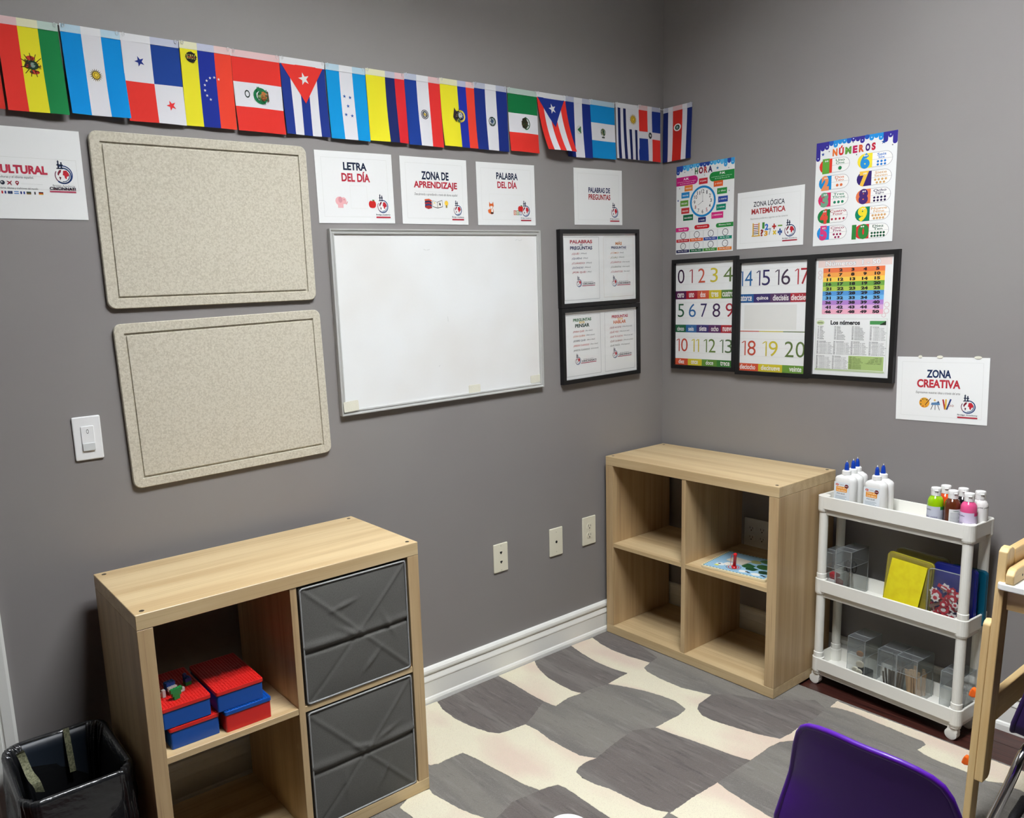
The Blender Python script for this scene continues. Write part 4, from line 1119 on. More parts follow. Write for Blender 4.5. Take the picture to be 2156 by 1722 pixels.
# ------------------------------------------------------------------ string of flags
FR, FY, FG, FB, FN, FWH = (214, 50, 42), (232, 222, 44), (22, 122, 64), (0, 134, 204), (28, 50, 128), (226, 225, 228)
CLIPM = mat('clear_clip', (226, 228, 228), 0.2, trans=0.0)
HEAD = 0.018
clip_me = MB().tube([(0.0035 * math.cos(a), 0.0045 * math.sin(a), 0) for a in [2 * PI * k / 12 for k in range(12)]], 0.0007, 5, closed=True).mesh('clip')
clip_me.materials.append(CLIPM)
def pale(c):
    return tuple(int(v * 0.22 + 232 * 0.78) for v in c)
def flag(label, wall, a, z, w, h, dx, design, curl=0.010, seed=0):
    t = wall_thing('flag', label, 'flag', wall, a, z, 0.003, group='flags on the wall string')
    hh = h - HEAD
    rr = random.Random(seed)
    ph, am = rr.uniform(0, 6), rr.uniform(0.0012, 0.0026)
    def fn(x, y, z_):
        # x from -w/2..w/2 , y from -hh/2..hh/2 in the print frame
        u = x / w + 0.5
        v = max(0.0, min(1.0, 0.5 - y / hh))
        out = 0.004 + curl * (0.55 if curl < 0.03 else 1.0) * v ** 2.2 + am * math.sin(ph + u * 5.5 + v * 3.0) * (0.3 + v)
        return (u * w + dx * v, -HEAD - v * hh, out + z_)
    cuts = {'y': [-hh / 2 + hh * k / 8 for k in range(1, 8)], 'x': [-w / 2 + w * k / 9 for k in range(1, 9)]}
    p = Print(t, w, hh, z0=0.0, name='cloth', fn=fn, cuts=cuts, step=0.0006)
    cols = design(p)
    hm = MB()
    ms = []
    for i, (u0, u1, c) in enumerate(cols):
        hm.box(u0 * w, u1 * w, -HEAD - 0.001, 0.0, 0.0035, 0.0048, i)
        ms.append(mat('hem_%d_%d_%d' % pale(c), pale(c), 0.5))
    part('hem', hm, ms, t)
    part('hanging_edge', MB().box(-0.0008, 0.0008, -HEAD - 0.0015, 0.0, 0.003, 0.0052), mat('hem_white', (236, 236, 236), 0.5), t)
    for u in (0.05, 0.95):
        o = link('clip', clip_me, t)
        o.location = (u * w, -0.004, 0.007)
    return t
def vbars(p, *bars):
    x = 0
    out = []
    for wd, c in bars:
        p.rect(x, 0, x + wd, 1, c, 0)
        out.append((x, x + wd, c))
        x += wd
    return out
def hbars(p, *bars):
    y = 0
    for wd, c in bars:
        p.rect(0, y, 1, y + wd, c, 0)
        y += wd
    return [(0, 1, bars[0][1])]
BK, GD, WT, DGR = (30, 30, 30), (206, 170, 60), (232, 230, 226), (30, 90, 50)
def crest(p, x, y, rx, ry, cols, n=26, seed=1, lay=4):
    """busy little coat of arms: many small leaves and shapes inside an oval"""
    q = random.Random(seed)
    for k in range(n):
        a, r = q.uniform(0, 2 * PI), q.uniform(0.1, 1.0) ** 0.6
        cx, cy = x + rx * r * math.cos(a) / p.w, y + ry * r * math.sin(a) / p.h
        l, w_ = q.uniform(0.0016, 0.0042), q.uniform(0.0008, 0.0018)
        t = a + q.uniform(-0.9, 0.9)
        ux, uy = math.cos(t), math.sin(t)
        pts = [(cx + (ux * l * i - uy * w_ * j) / p.w, cy + (uy * l * i + ux * w_ * j) / p.h) for i, j in ((-1, 0), (0, -1), (1, 0), (0, 1))]
        p.poly(pts, cols[k % len(cols)], lay + k % 2)
def sun(p, x, y, r, c=(110, 92, 30), core=(226, 196, 60)):
    for k in range(18):
        a = 2 * PI * k / 18
        ex, ey = r * math.cos(a) / p.w, r * math.sin(a) / p.h
        sx_, sy_ = -r * 0.13 * math.sin(a) / p.w, r * 0.13 * math.cos(a) / p.h
        p.poly([(x + 0.45 * ex - sx_, y + 0.45 * ey - sy_), (x + ex, y + ey), (x + 0.45 * ex + sx_, y + 0.45 * ey + sy_)], c, 1)
    p.circ(x, y, r * 0.5, core, 2, 16)
    p.ring(x, y, r * 0.28, r * 0.36, (90, 76, 30), 3, 12)
def d_bol(p):
    r = vbars(p, (1 / 3, FR), (1 / 3, FY), (1 / 3, FG))
    for a in (0.7, 1.2, 1.7, 2.2, 2.7, 3.4, 4.0, 4.5, 5.0):
        p.line(0.5, 0.44, 0.5 + 0.2 * math.cos(a), 0.44 - 0.14 * math.sin(a), 0.0016, (50, 36, 20), 1)
    p.circ(0.48, 0.36, 0.0105, (196, 60, 44), 1, 12, 0.0055)
    p.circ(0.52, 0.52, 0.0115, (196, 60, 44), 1, 12, 0.0050)
    p.circ(0.5, 0.44, 0.0135, (36, 60, 44), 2, 16, 0.0110)
    p.circ(0.5, 0.44, 0.0062, (130, 150, 140), 3, 12)
    p.poly([(0.42, 0.38), (0.36, 0.46), (0.43, 0.49), (0.47, 0.44)], (50, 40, 34), 4)
    crest(p, 0.5, 0.44, 0.019, 0.021, [(40, 34, 30), (150, 48, 36), (34, 70, 44), (60, 50, 30)], 30, 1)
    return r
def d_arg(p):
    r = vbars(p, (1 / 3, FB), (1 / 3, FWH), (1 / 3, FB))
    sun(p, 0.5, 0.49, 0.0165)
    return r
def d_pan(p):
    p.rect(0, 0, 0.5, 0.5, FWH, 0); p.rect(0.5, 0, 1, 0.5, (24, 60, 136), 0)
    p.rect(0, 0.5, 0.5, 1, FR, 0); p.rect(0.5, 0.5, 1, 1, FWH, 0)
    p.star(0.285, 0.24, 0.0140, (28, 46, 120), 1, rot=PI * 0.62)
    p.star(0.755, 0.76, 0.0140, (214, 50, 52), 1, rot=PI * 0.62)
    return [(0, 0.5, FWH), (0.5, 1, FN)]
def d_ven(p):
    r = vbars(p, (1 / 3, FY), (1 / 3, (26, 44, 140)), (1 / 3, (222, 64, 44)))
    p.circ(0.2, 0.105, 0.0150, BK, 1, 16, 0.0140)
    for k in range(5):
        p.rect(0.12 + k * 0.035, 0.07, 0.135 + k * 0.035, 0.13, (216, 206, 90), 2)
    p.rect(0.13, 0.10, 0.27, 0.115, (160, 60, 50), 3)
    for k in range(8):
        a = PI * (0.30 + 0.2 * k / 1.0 * 0.7)
        p.star(0.62 + 0.2 * math.cos(a + 0.15), 0.49 - 0.16 * math.sin(a + 0.15), 0.0042, WT, 1)
    crest(p, 0.2, 0.105, 0.015, 0.0145, [(24, 24, 24), (60, 56, 40), (40, 40, 40)], 24, 2)
    return r
def d_per(p):
    r = hbars(p, (1 / 3, FR), (1 / 3, FWH), (1 / 3, FR))
    p.ring(0.53, 0.5, 0.014, 0.023, (26, 112, 66), 1, 16, PI * 0.15, PI * 1.85)
    p.circ(0.56, 0.5, 0.0150, (60, 110, 60), 2, 14)
    p.circ(0.59, 0.5, 0.0100, (176, 110, 56), 3, 12, 0.013)
    p.circ(0.50, 0.5, 0.0050, (120, 150, 100), 3, 10)
    p.ring(0.255, 0.49, 0.0052, 0.0078, (40, 48, 44), 1, 16, ky=1.4)
    p.poly([(0.66, 0.42), (0.69, 0.44), (0.70, 0.56), (0.66, 0.58)], (80, 50, 36), 4)
    crest(p, 0.53, 0.5, 0.024, 0.025, [(20, 96, 54), (30, 120, 70), (24, 84, 50)], 34, 3)
    crest(p, 0.6, 0.5, 0.012, 0.014, [(170, 100, 50), (120, 60, 40), (60, 110, 60)], 14, 4, 6)
    return r
def tri(p, cols, tc, bars):
    r = vbars(p, *bars)
    p.poly([(0.02, 0.0), (0.5, 0.54), (0.96, 0.0)], tc, 1)
    p.star(0.5, 0.19, 0.0190, WT, 2, rot=PI * 0.58)
    return [(0, 1, FWH)]
def d_cub(p):
    return tri(p, None, FR, [(0.2, FN), (0.2, FWH), (0.2, FN), (0.2, FWH), (0.2, FN)])
def d_hon(p):
    r = vbars(p, (1 / 3, (10, 140, 200)), (1 / 3, FWH), (1 / 3, (10, 140, 200)))
    for x, y in ((0.42, 0.36), (0.56, 0.37), (0.49, 0.5), (0.42, 0.63), (0.57, 0.64)):
        p.star(x, y, 0.0062, (40, 90, 160), 1)
    return r
def d_col(p):
    return vbars(p, (0.5, FY), (0.25, (24, 36, 92)), (0.25, (206, 40, 46)))
def d_par(p):
    r = vbars(p, (1 / 3, (24, 56, 136)), (1 / 3, FWH), (1 / 3, (214, 48, 46)))
    p.ring(0.5, 0.51, 0.0130, 0.0152, (40, 40, 56), 1, 20)
    p.ring(0.5, 0.51, 0.0075, 0.0110, (70, 70, 80), 1, 18)
    p.circ(0.5, 0.51, 0.0045, GD, 1, 10)
    crest(p, 0.5, 0.51, 0.010, 0.010, [(80, 80, 84), (60, 100, 70), (150, 140, 90)], 14, 10)
    return r
def d_ecu(p):
    r = vbars(p, (0.5, FY), (0.25, (30, 46, 150)), (0.25, (222, 64, 46)))
    p.circ(0.49, 0.49, 0.0150, BK, 1, 16, 0.0180)
    p.ring(0.53, 0.49, 0.0140, 0.0200, (222, 200, 70), 2, 18, -PI * 0.6, PI * 0.6)
    p.circ(0.52, 0.48, 0.0085, (190, 200, 206), 3, 14, 0.0105)
    p.poly([(0.36, 0.36), (0.31, 0.52), (0.40, 0.60), (0.42, 0.44)], (44, 36, 40), 3)
    p.circ(0.47, 0.57, 0.0060, (60, 100, 60), 4, 10)
    crest(p, 0.48, 0.49, 0.017, 0.024, [(30, 28, 32), (60, 50, 40), (200, 176, 70), (120, 130, 140)], 30, 5)
    return r
def d_els(p):
    r = vbars(p, (1 / 3, (26, 44, 118)), (1 / 3, FWH), (1 / 3, (26, 44, 118)))
    p.ring(0.5, 0.52, 0.0105, 0.0160, (36, 74, 56), 1, 18, -PI * 0.7, PI * 0.7)
    p.ring(0.5, 0.52, 0.0140, 0.0160, (60, 60, 60), 2, 18)
    p.poly([(0.42, 0.52), (0.54, 0.46), (0.54, 0.58)], (150, 160, 170), 2)
    p.star(0.5, 0.52, 0.0070, (60, 80, 110), 3, 8, 0.5)
    crest(p, 0.5, 0.52, 0.014, 0.015, [(40, 78, 58), (60, 70, 80), (150, 160, 168)], 18, 6)
    return r
def d_mex(p):
    r = hbars(p, (1 / 3, (16, 108, 58)), (1 / 3, FWH), (1 / 3, FR))
    p.circ(0.53, 0.5, 0.0150, (62, 54, 36), 1, 16, 0.0170)
    p.poly([(0.45, 0.42), (0.58, 0.38), (0.62, 0.5), (0.55, 0.6), (0.44, 0.57)], (40, 36, 26), 2)
    p.ring(0.55, 0.5, 0.0185, 0.0220, (40, 90, 52), 2, 16, -PI * 0.55, PI * 0.5)
    crest(p, 0.53, 0.5, 0.017, 0.020, [(50, 44, 30), (90, 70, 40), (40, 84, 50)], 24, 7)
    return r
def d_pue(p):
    return tri(p, None, (30, 48, 128), [(0.2, FR), (0.2, FWH), (0.2, FR), (0.2, FWH), (0.2, FR)])
def d_nic(p):
    r = vbars(p, (1 / 3, (26, 44, 118)), (1 / 3, FWH), (1 / 3, (26, 44, 118)))
    p.ring(0.52, 0.49, 0.0135, 0.0150, (196, 196, 160), 1, 18)
    p.poly([(0.44, 0.49), (0.58, 0.42), (0.58, 0.56)], (60, 110, 70), 2)
    return r
def d_gua(p):
    r = hbars(p, (1 / 3, (16, 130, 190)), (1 / 3, FWH), (1 / 3, (16, 130, 190)))
    p.ring(0.5, 0.5, 0.0110, 0.0145, (70, 96, 60), 1, 16, -PI * 0.45, PI * 1.3)
    p.circ(0.5, 0.5, 0.0080, (206, 196, 130), 2, 12, 0.0110)
    p.poly([(0.46, 0.44), (0.54, 0.46), (0.56, 0.56), (0.47, 0.54)], (50, 80, 60), 3)
    p.rect(0.44, 0.585, 0.56, 0.61, (60, 70, 60), 2)
    crest(p, 0.5, 0.5, 0.012, 0.015, [(60, 90, 56), (196, 180, 110), (50, 60, 50)], 18, 8)
    return r
def d_uru(p):
    p.rect(0, 0, 1, 1, FWH, 0)
    for x in (0.08, 0.32):
        p.rect(x, 0, x + 0.115, 1, (28, 36, 84), 1)
    for x in (0.56, 0.80):
        p.rect(x, 0.4, x + 0.105, 1, (28, 36, 84), 1)
    sun(p, 0.74, 0.2, 0.0230, (176, 142, 40), (222, 188, 60))
    return [(0, 1, FWH)]
def d_dom(p):
    p.rect(0, 0, 1, 1, FWH, 0)
    p.rect(0, 0, 0.4, 0.42, FR, 1); p.rect(0.6, 0, 1, 0.42, (28, 52, 128), 1)
    p.rect(0, 0.56, 0.4, 1, (28, 52, 128), 1); p.rect(0.6, 0.56, 1, 1, FR, 1)
    p.circ(0.5, 0.49, 0.0105, (54, 60, 60), 2, 14, 0.0130)
    p.circ(0.5, 0.49, 0.0050, (190, 190, 186), 3, 10)
    crest(p, 0.5, 0.49, 0.010, 0.012, [(50, 60, 56), (160, 160, 150), (60, 40, 60)], 12, 9)
    return [(0, 0.4, FR), (0.4, 0.6, FWH), (0.6, 1, FN)]
def d_cos(p):
    r = vbars(p, (0.17, (26, 40, 100)), (0.165, FWH), (0.33, (190, 44, 34)), (0.165, FWH), (0.17, (26, 40, 100)))
    p.circ(0.5, 0.34, 0.0185, WT, 1, 18, 0.0150)
    p.circ(0.5, 0.34, 0.0120, (36, 60, 40), 2, 16, 0.0105)
    p.circ(0.5, 0.34, 0.0060, (120, 150, 150), 3, 10)
    return r
def d_red(p):
    return vbars(p, (1.0, (206, 50, 40)))
FLAGS = [
    ('red flag cut off at the left edge of the photo', 'L', -2.6720, 2.2120, 0.1450, 0.215, 0.002, d_red, 0.012),
    ('red, yellow and green striped flag with a condor emblem', 'L', -2.5223, 2.2165, 0.1394, 0.2205, 0.003, d_bol, 0.020),
    ('sky blue and white striped flag with a sun face', 'L', -2.3777, 2.2187, 0.1455, 0.2170, 0.004, d_arg, 0.018),
    ('quartered flag with a blue star and a red star', 'L', -2.2318, 2.2190, 0.1530, 0.2215, 0.002, d_pan, 0.010),
    ('yellow, blue and red flag with an arc of white stars', 'L', -2.0759, 2.2210, 0.1458, 0.2220, 0.0, d_ven, 0.007),
    ('red and white banded flag with a green wreath', 'L', -1.9296, 2.2200, 0.1493, 0.2220, 0.004, d_per, 0.010),
    ('blue and white striped flag with a red triangle and star', 'L', -1.7787, 2.2205, 0.1485, 0.2190, 0.005, d_cub, 0.007),
    ('sky blue and white flag with five blue stars', 'L', -1.6264, 2.2210, 0.1407, 0.2210, 0.005, d_hon, 0.011),
    ('yellow, navy and red striped flag without emblem', 'L', -1.4840, 2.2240, 0.1472, 0.2195, 0.005, d_col, 0.010),
    ('blue, white and red striped flag with a round seal', 'L', -1.3353, 2.2275, 0.1438, 0.2250, 0.0065, d_par, 0.010),
    ('yellow, blue and red striped flag with a dark winged crest', 'L', -1.1907, 2.2297, 0.1484, 0.2205, 0.008, d_ecu, 0.012),
    ('navy and white striped flag with a dark green wreath seal', 'L', -1.0424, 2.2330, 0.1505, 0.2245, 0.005, d_els, 0.008),
    ('green, white and red banded flag with a brown eagle', 'L', -0.8866, 2.2330, 0.1426, 0.2200, 0.0065, d_mex, 0.012),
    ('red and white striped flag with a blue triangle and star', 'L', -0.7430, 2.2340, 0.1484, 0.2080, 0.0260, d_pue, 0.036),
    ('navy and white striped flag with a small green triangle', 'L', -0.5936, 2.2346, 0.1367, 0.2215, 0.0095, d_nic, 0.006),
    ('blue and white banded flag with a small bird wreath', 'L', -0.4569, 2.2365, 0.1407, 0.2195, 0.005, d_gua, 0.006),
    ('white flag with navy stripes and a golden sun', 'L', -0.3086, 2.2405, 0.1404, 0.2160, 0.0075, d_uru, 0.006),
    ('red and blue quartered flag with a white cross', 'L', -0.1682, 2.2445, 0.1390, 0.2200, 0.003, d_dom, 0.006),
    ('blue, white and red striped flag alone on the right wall', 'R', -0.0080, 2.2435, 0.1452, 0.2205, -0.003, d_cos, 0.006),
]
for i, f in enumerate(FLAGS):
    flag(*f, seed=i)
cord = [(f[2], -0.0045, f[3] - 0.003) for f in FLAGS if f[1] == 'L'] + [(-0.012, -0.0045, 2.240), (-0.0045, -0.014, 2.2405), (-0.0045, -0.154, 2.2395)]
tag(part('bunting_cord', MB().tube(cord, 0.0009, 5), mat('cord_white', (236, 236, 234), 0.6)), 'thin white cord carrying the row of flags', 'cord')
# ------------------------------------------------------------------ cube shelves
def cube_shelf(label, loc, rz, w=0.80, h=0.791, d=0.385):
    """local x along the front, y to the back, origin at the front left floor corner"""
    t = thing('cube_shelf', label, 'shelf', loc, (0, 0, rz), 'light oak four-cube shelves')
    s, v = 0.038, 0.019
    part('top_panel', MB().box(0, w, 0, d, h - s, h), OAKX, t, bevel=0.0012, segs=1)
    part('bottom_panel', MB().box(0, w, 0, d, 0, s), OAKX, t, bevel=0.0012, segs=1)
    for x in (0.0, w - s):
        part('side_panel', MB().box(x, x + s, 0.0005, d, s + 0.0006, h - s - 0.0006), OAKZ, t, bevel=0.001, segs=1)
    part('divider', MB().box(w / 2 - v / 2, w / 2 + v / 2, 0.002, d, s, h - s), OAKZ, t, bevel=0.0008, segs=1)
    zc = 0.404
    for x0, x1 in ((s, w / 2 - v / 2), (w / 2 + v / 2, w - s)):
        part('inner_shelf', MB().box(x0, x1, 0.003, d, zc - 0.0085, zc + 0.0085), OAKX, t, bevel=0.0008, segs=1)
    for x, y in ((0.022, 0.022), (w - 0.022, 0.022), (0.022, d - 0.022), (w - 0.022, d - 0.022)):
        o = part('cam_bolt', MB().lathe([(0.0062, 0.0), (0.0062, 0.0008), (0.0045, 0.0011), (0.002, 0.0004)], 14), STEEL, t)
        o.location = (x, y, h - 0.0002)
    return t
SHELF_L = cube_shelf('light oak cube shelf with two grey fabric drawers by the left wall', (-2.4655, -0.4434, 0.0095), 0.0)
SHELF_R = cube_shelf('open light oak cube shelf in the corner against the right wall', (-0.4060, -0.0270, 0.0095), -PI / 2, d=0.381)

# fabric drawers in the right column of the left shelf
FAB = mat('grey_fabric', (100, 99, 95), 0.85, spec=0.2, noise=((90, 89, 85), (300, 20, 300), 2, 0.4, 0.7), bump=(600, 0.2, 0.0008))
PIPE = mat('grey_piping', (150, 151, 150), 0.7, bump=(900, 0.3, 0.0006))
def fabric_bin(label, x0, x1, y0, y1, z0, z1, seed):
    t = thing('fabric_drawer', label, 'storage bin', ((x0 + x1) / 2, y0, z0), group='grey fabric drawers')
    w, h, d = x1 - x0, z1 - z0, y1 - y0
    rr = random.Random(seed)
    hc = 0.47 + rr.uniform(-0.03, 0.03)
    jit = [rr.uniform(-0.04, 0.04) for _ in range(6)]
    def front(u, v):
        x = (u - 0.5) * w
        z = v * h
        out = 0.006 * (1 - (2 * u - 1) ** 4) * (1 - (2 * v - 1) ** 4)
        fold = abs(v - hc - jit[0] * 0.6 * (u - 0.5))
        out -= 0.0080 * math.exp(-(fold / 0.016) ** 2)
        out += 0.0045 * math.exp(-((v - hc - 0.045) / 0.035) ** 2) * (0.4 + 0.6 * math.sin(3 * u + seed) ** 2)
        for k, (a, b) in enumerate(((1.0, 0.0), (-1.0, 1.0))):
            e = abs(v - (a * u + b) + jit[k + 1] * 0.5) / 1.4
            out += (0.0028 if k == seed % 2 or u > 0.5 else -0.0024) * math.exp(-(e / 0.013) ** 2)
        for q in range(4):
            cx, cy, an = 0.2 + 0.6 * ((seed * 0.37 + q * 0.31) % 1), 0.2 + 0.6 * ((seed * 0.53 + q * 0.47) % 1), q * 1.3 + seed
            e = abs((u - cx) * math.cos(an) + (v - cy) * math.sin(an))
            l = abs(-(u - cx) * math.sin(an) + (v - cy) * math.cos(an))
            out += 0.0040 * math.exp(-(e / 0.018) ** 2 - (l / 0.11) ** 2)
        return (x, -out, z)
    mb = MB()
    mb.grid(70, 70, front)
    part('front_panel', mb, FAB, t, smooth=True, fix=False)
    body = MB()
    body.box(-w / 2, w / 2, 0.004, d, 0, 0.004)
    body.box(-w / 2, -w / 2 + 0.004, 0.004, d, 0.004, h)
    body.box(w / 2 - 0.004, w / 2, 0.004, d, 0.004, h)
    body.box(-w / 2 + 0.004, w / 2 - 0.004, d - 0.004, d, 0.004, h)
    body.box(-w / 2 + 0.004, w / 2 - 0.004, 0.0045, 0.0075, 0.004, h)
    part('bin_body', body, FAB, t)
    q = 0.0025
    part('piping', MB().tube([(x, -0.0015, z) for x, z in rrect(-w / 2 + q, w / 2 - q, q, h - q, 0.008, 4)], 0.0026, 8, closed=True), PIPE, t, smooth=True)
    return t
ZB = 0.0095
fabric_bin('upper grey fabric drawer with creased front in the left shelf', -2.0500, -1.7105, -0.4400, -0.085, ZB + 0.414, ZB + 0.7465, 1)
fabric_bin('lower grey fabric drawer with creased front in the left shelf', -2.0500, -1.7105, -0.4400, -0.085, ZB + 0.0395, ZB + 0.3915, 5)

# ------------------------------------------------------------------ toy brick boxes on the left shelf
TR_, TB_, TG_, TW_ = (mat('toy_red', (206, 34, 30), 0.3), mat('toy_blue', (8, 74, 158), 0.32), mat('toy_green', (20, 120, 56), 0.35), mat('toy_white', (206, 204, 200), 0.4))
def toy_box(label, x0, y0, z0, w, d, h, body, lid, rz=0.0):
    t = thing('toy_brick_box', label, 'toy box', (x0, y0, z0), (0, 0, rz), 'toy brick boxes on the left shelf')
    part('box_body', MB().prism(rrect(0.002, w - 0.002, 0.002, d, 0.004, 3), 0, h - 0.011), body, t, bevel=0.001)
    part('lid', MB().prism(rrect(0, w, 0, d + 0.002, 0.005, 3), h - 0.0105, h), lid, t, bevel=0.0012)
    n, m = 16, 25
    mb = MB()
    sx, sy = (w - 0.004) / n, (d - 0.004) / m
    for i in range(n):
        for j in range(m):
            cx, cy = 0.002 + (i + 0.5) * sx, 0.002 + (j + 0.5) * sy
            mb.lathe([(0.0025, 0.0), (0.0025, 0.0016)], 8, (cx, cy, h - 0.0001))
    o = part('studs', mb, lid, t, fix=False)
    o['kind'] = 'stuff'
    return t
SZ = 0.0095 + 0.4126
toy_box('bottom left toy brick box, blue with red studded lid', -2.4085, -0.4160, SZ, 0.127, 0.20, 0.057, TB_, TR_)
toy_box('bottom right toy brick box, red with blue studded lid', -2.2720, -0.4290, SZ, 0.127, 0.20, 0.057, TR_, TB_)
toy_box('top left toy brick box, blue with red studded lid', -2.4230, -0.4170, SZ + 0.0590, 0.124, 0.20, 0.055, TB_, TR_, 0.0)
toy_box('top right toy brick box, blue with red studded lid', -2.2880, -0.4240, SZ + 0.0590, 0.127, 0.20, 0.055, TB_, TR_, 0.0)
# small brick-built models
def bricks(name, label, loc, rz, blocks):
    t = thing(name, label, 'toy', loc, (0, 0, rz))
    for (x, y, z, nx, ny, nz, m) in blocks:
        s, hz = 0.008, 0.0096
        mb = MB().box(0, nx * s - 0.0002, 0, ny * s - 0.0002, 0, nz * hz - 0.0002)
        for i in range(nx):
            for j in range(ny):
                mb.lathe([(0.0024, 0), (0.0024, 0.0016)], 8, ((i + 0.5) * s, (j + 0.5) * s, nz * hz - 0.0003))
        o = part('toy_brick', mb, m, t)
        o.location = (x * s, y * s, z * hz)
    return t
TOPZ = SZ + 0.0590 + 0.055 + 0.0016
bricks('brick_tree', 'small green brick-built toy on the top left box', (-2.3890, -0.3930, TOPZ), 0.25,
       [(1, 0, 0, 2, 1, 1, TG_), (0.5, 0, 1, 3, 1, 1, TG_), (0, 0, 2, 4, 1, 1, TG_)])
bricks('brick_vehicle', 'dark brick-built toy vehicle of blue, red and white pieces', (-2.4000, -0.3600, TOPZ), 0.2,
       [(0, 0, 0, 1, 2, 1, TW_), (0, 0, 1, 1, 1, 1, TW_), (2, 0, 0, 4, 2, 1, mat('toy_maroon', (110, 24, 26), 0.4)), (5, -1, 0, 2, 1, 1, TW_), (2, 1, 1, 3, 2, 2, TB_), (2, 0, 1, 3, 1, 1, TW_)])
bricks('brick_stack', 'little blue and green brick stack beside the toy vehicle', (-2.3340, -0.3350, TOPZ), 0.1,
       [(0, 0, 0, 2, 2, 1, TG_), (0, 0, 1, 2, 2, 1, TB_), (0, 1, 2, 1, 1, 1, TB_)])

# ------------------------------------------------------------------ puzzle board on the corner shelf
pz = thing('puzzle_board', 'wooden magnet puzzle board with a blue and green picture', 'puzzle', (-0.3870, -0.4940, SZ + 0.0002), (0, 0, -PI / 2 + 0.10))
PWD, PDP = 0.262, 0.225
part('board', MB().prism(rrect(0, PWD, 0, PDP, 0.012, 4), 0, 0.0095), mat('puzzle_wood', (228, 214, 176), 0.5), pz, bevel=0.0015)
pc = link('picture', None, pz)
pc.location = (PWD / 2, PDP / 2, 0)
pp_ = Print(pc, PWD, PDP, z0=0.0096, name='picture_print')
pp_.rect(0.03, 0.03, 0.97, 0.97, (150, 190, 214), 0)
for k in range(18):
    for (a, b, c, d) in ((0.03 + k * 0.052, 0.955, 0.055 + k * 0.052, 0.975), (0.03 + k * 0.052, 0.025, 0.055 + k * 0.052, 0.045)):
        pp_.rect(a, b, c, d, (60, 110, 84), 1)
    pp_.rect(0.02, 0.03 + k * 0.052, 0.038, 0.055 + k * 0.052, (60, 110, 84), 1)
rz_ = random.Random(11)
for k, (x, y, r, c) in enumerate(((0.2, 0.75, 0.02, (226, 230, 226)), (0.32, 0.66, 0.026, (230, 226, 214)), (0.18, 0.82, 0.01, (220, 226, 90)), (0.55, 0.55, 0.030, (44, 92, 52)), (0.65, 0.66, 0.026, (30, 74, 46)), (0.75, 0.45, 0.034, (52, 92, 48)), (0.56, 0.3, 0.026, (160, 168, 110)), (0.85, 0.7, 0.022, (36, 66, 44)), (0.8, 0.85, 0.018, (228, 228, 220)), (0.92, 0.55, 0.022, (92, 60, 50)), (0.6, 0.84, 0.017, (232, 232, 226)), (0.9, 0.3, 0.03, (40, 76, 48)), (0.7, 0.18, 0.03, (90, 130, 80)))):
    n = 11
    pp_.poly([(x + r * (0.75 + 0.4 * rz_.random()) * math.cos(2 * PI * i / n) / PWD, y + r * (0.6 + 0.3 * rz_.random()) * math.sin(2 * PI * i / n) / PDP) for i in range(n)], c, 1 + k % 4)
for x, y in ((0.16, 0.74), (0.62, 0.82), (0.66, 0.84), (0.86, 0.84), (0.9, 0.86)):
    pp_.poly([(x, y), (x + 0.03, y - 0.02), (x + 0.06, y + 0.005), (x + 0.03, y + 0.03)], (34, 32, 36), 6)
pp_.ring(0.42, 0.76, 0.018, 0.0215, (196, 60, 60), 5, 20)
pp_.ring(0.42, 0.76, 0.026, 0.028, (90, 60, 60), 5, 20)
part('raised_piece', MB().prism([(0.05, 0.11), (0.125, 0.09), (0.135, 0.15), (0.06, 0.16)], 0.0095, 0.0135), mat('puzzle_cream', (216, 208, 190), 0.5), pz, bevel=0.0008)
wr = mat('wand_red', (206, 24, 30), 0.3)
wd_ = thing('magnet_wand', 'red magnet wand standing on the puzzle board', 'toy', (-0.3290, -0.6050, SZ + 0.0125))
wd_.rotation_euler = (0.16, -0.12, 0)
part('wand_base', MB().lathe([(0.0095, 0.0), (0.0105, 0.003), (0.0062, 0.007)], 16), wr, wd_, smooth=False)
part('wand_stick', MB().lathe([(0.0062, 0.006), (0.0056, 0.05), (0.0066, 0.055), (0.0060, 0.06), (0.003, 0.062)], 14), wr, wd_, smooth=True)
part('wand_string', MB().tube([(0, 0.004, 0.058), (-0.004, 0.012, 0.05), (-0.006, 0.013, 0.03), (-0.005, 0.012, 0.008)], 0.0009, 5), wr, wd_)

# ------------------------------------------------------------------ waste bin with plastic liner
BINM = mat('bin_plastic', (34, 42, 52), 0.4)
LINER = mat('black_liner', (30, 31, 33), 0.22, spec=0.9, bump=((30, 30, 60), 0.5, 0.005))
tb = thing('waste_bin', 'dark waste bin lined with a black plastic bag by the door casing', 'waste bin', (-2.6150, -0.2300, 0.0))
def rr_ring(w, d, r, z, n=10):
    return [(x, y, z) for x, y in rrect(-w / 2, w / 2, -d / 2, d / 2, r, n)]
BW, BD, BH = 0.245, 0.310, 0.395
rings = [rr_ring(BW * 0.76, BD * 0.76, 0.03, 0.002), rr_ring(BW * 0.8, BD * 0.8, 0.034, 0.01), rr_ring(BW * 0.985, BD * 0.985, 0.045, BH - 0.02), rr_ring(BW, BD, 0.047, BH - 0.012), rr_ring(BW, BD, 0.047, BH), rr_ring(BW - 0.012, BD - 0.012, 0.042, BH), rr_ring(BW * 0.93, BD * 0.94, 0.04, BH - 0.03), rr_ring(BW * 0.74, BD * 0.74, 0.028, 0.012)]
part('bin_body', MB().loft(rings), BINM, tb, smooth=True)
base = rrect(-0.5, 0.5, -0.5, 0.5, 0.17, 40)
npt = len(base)
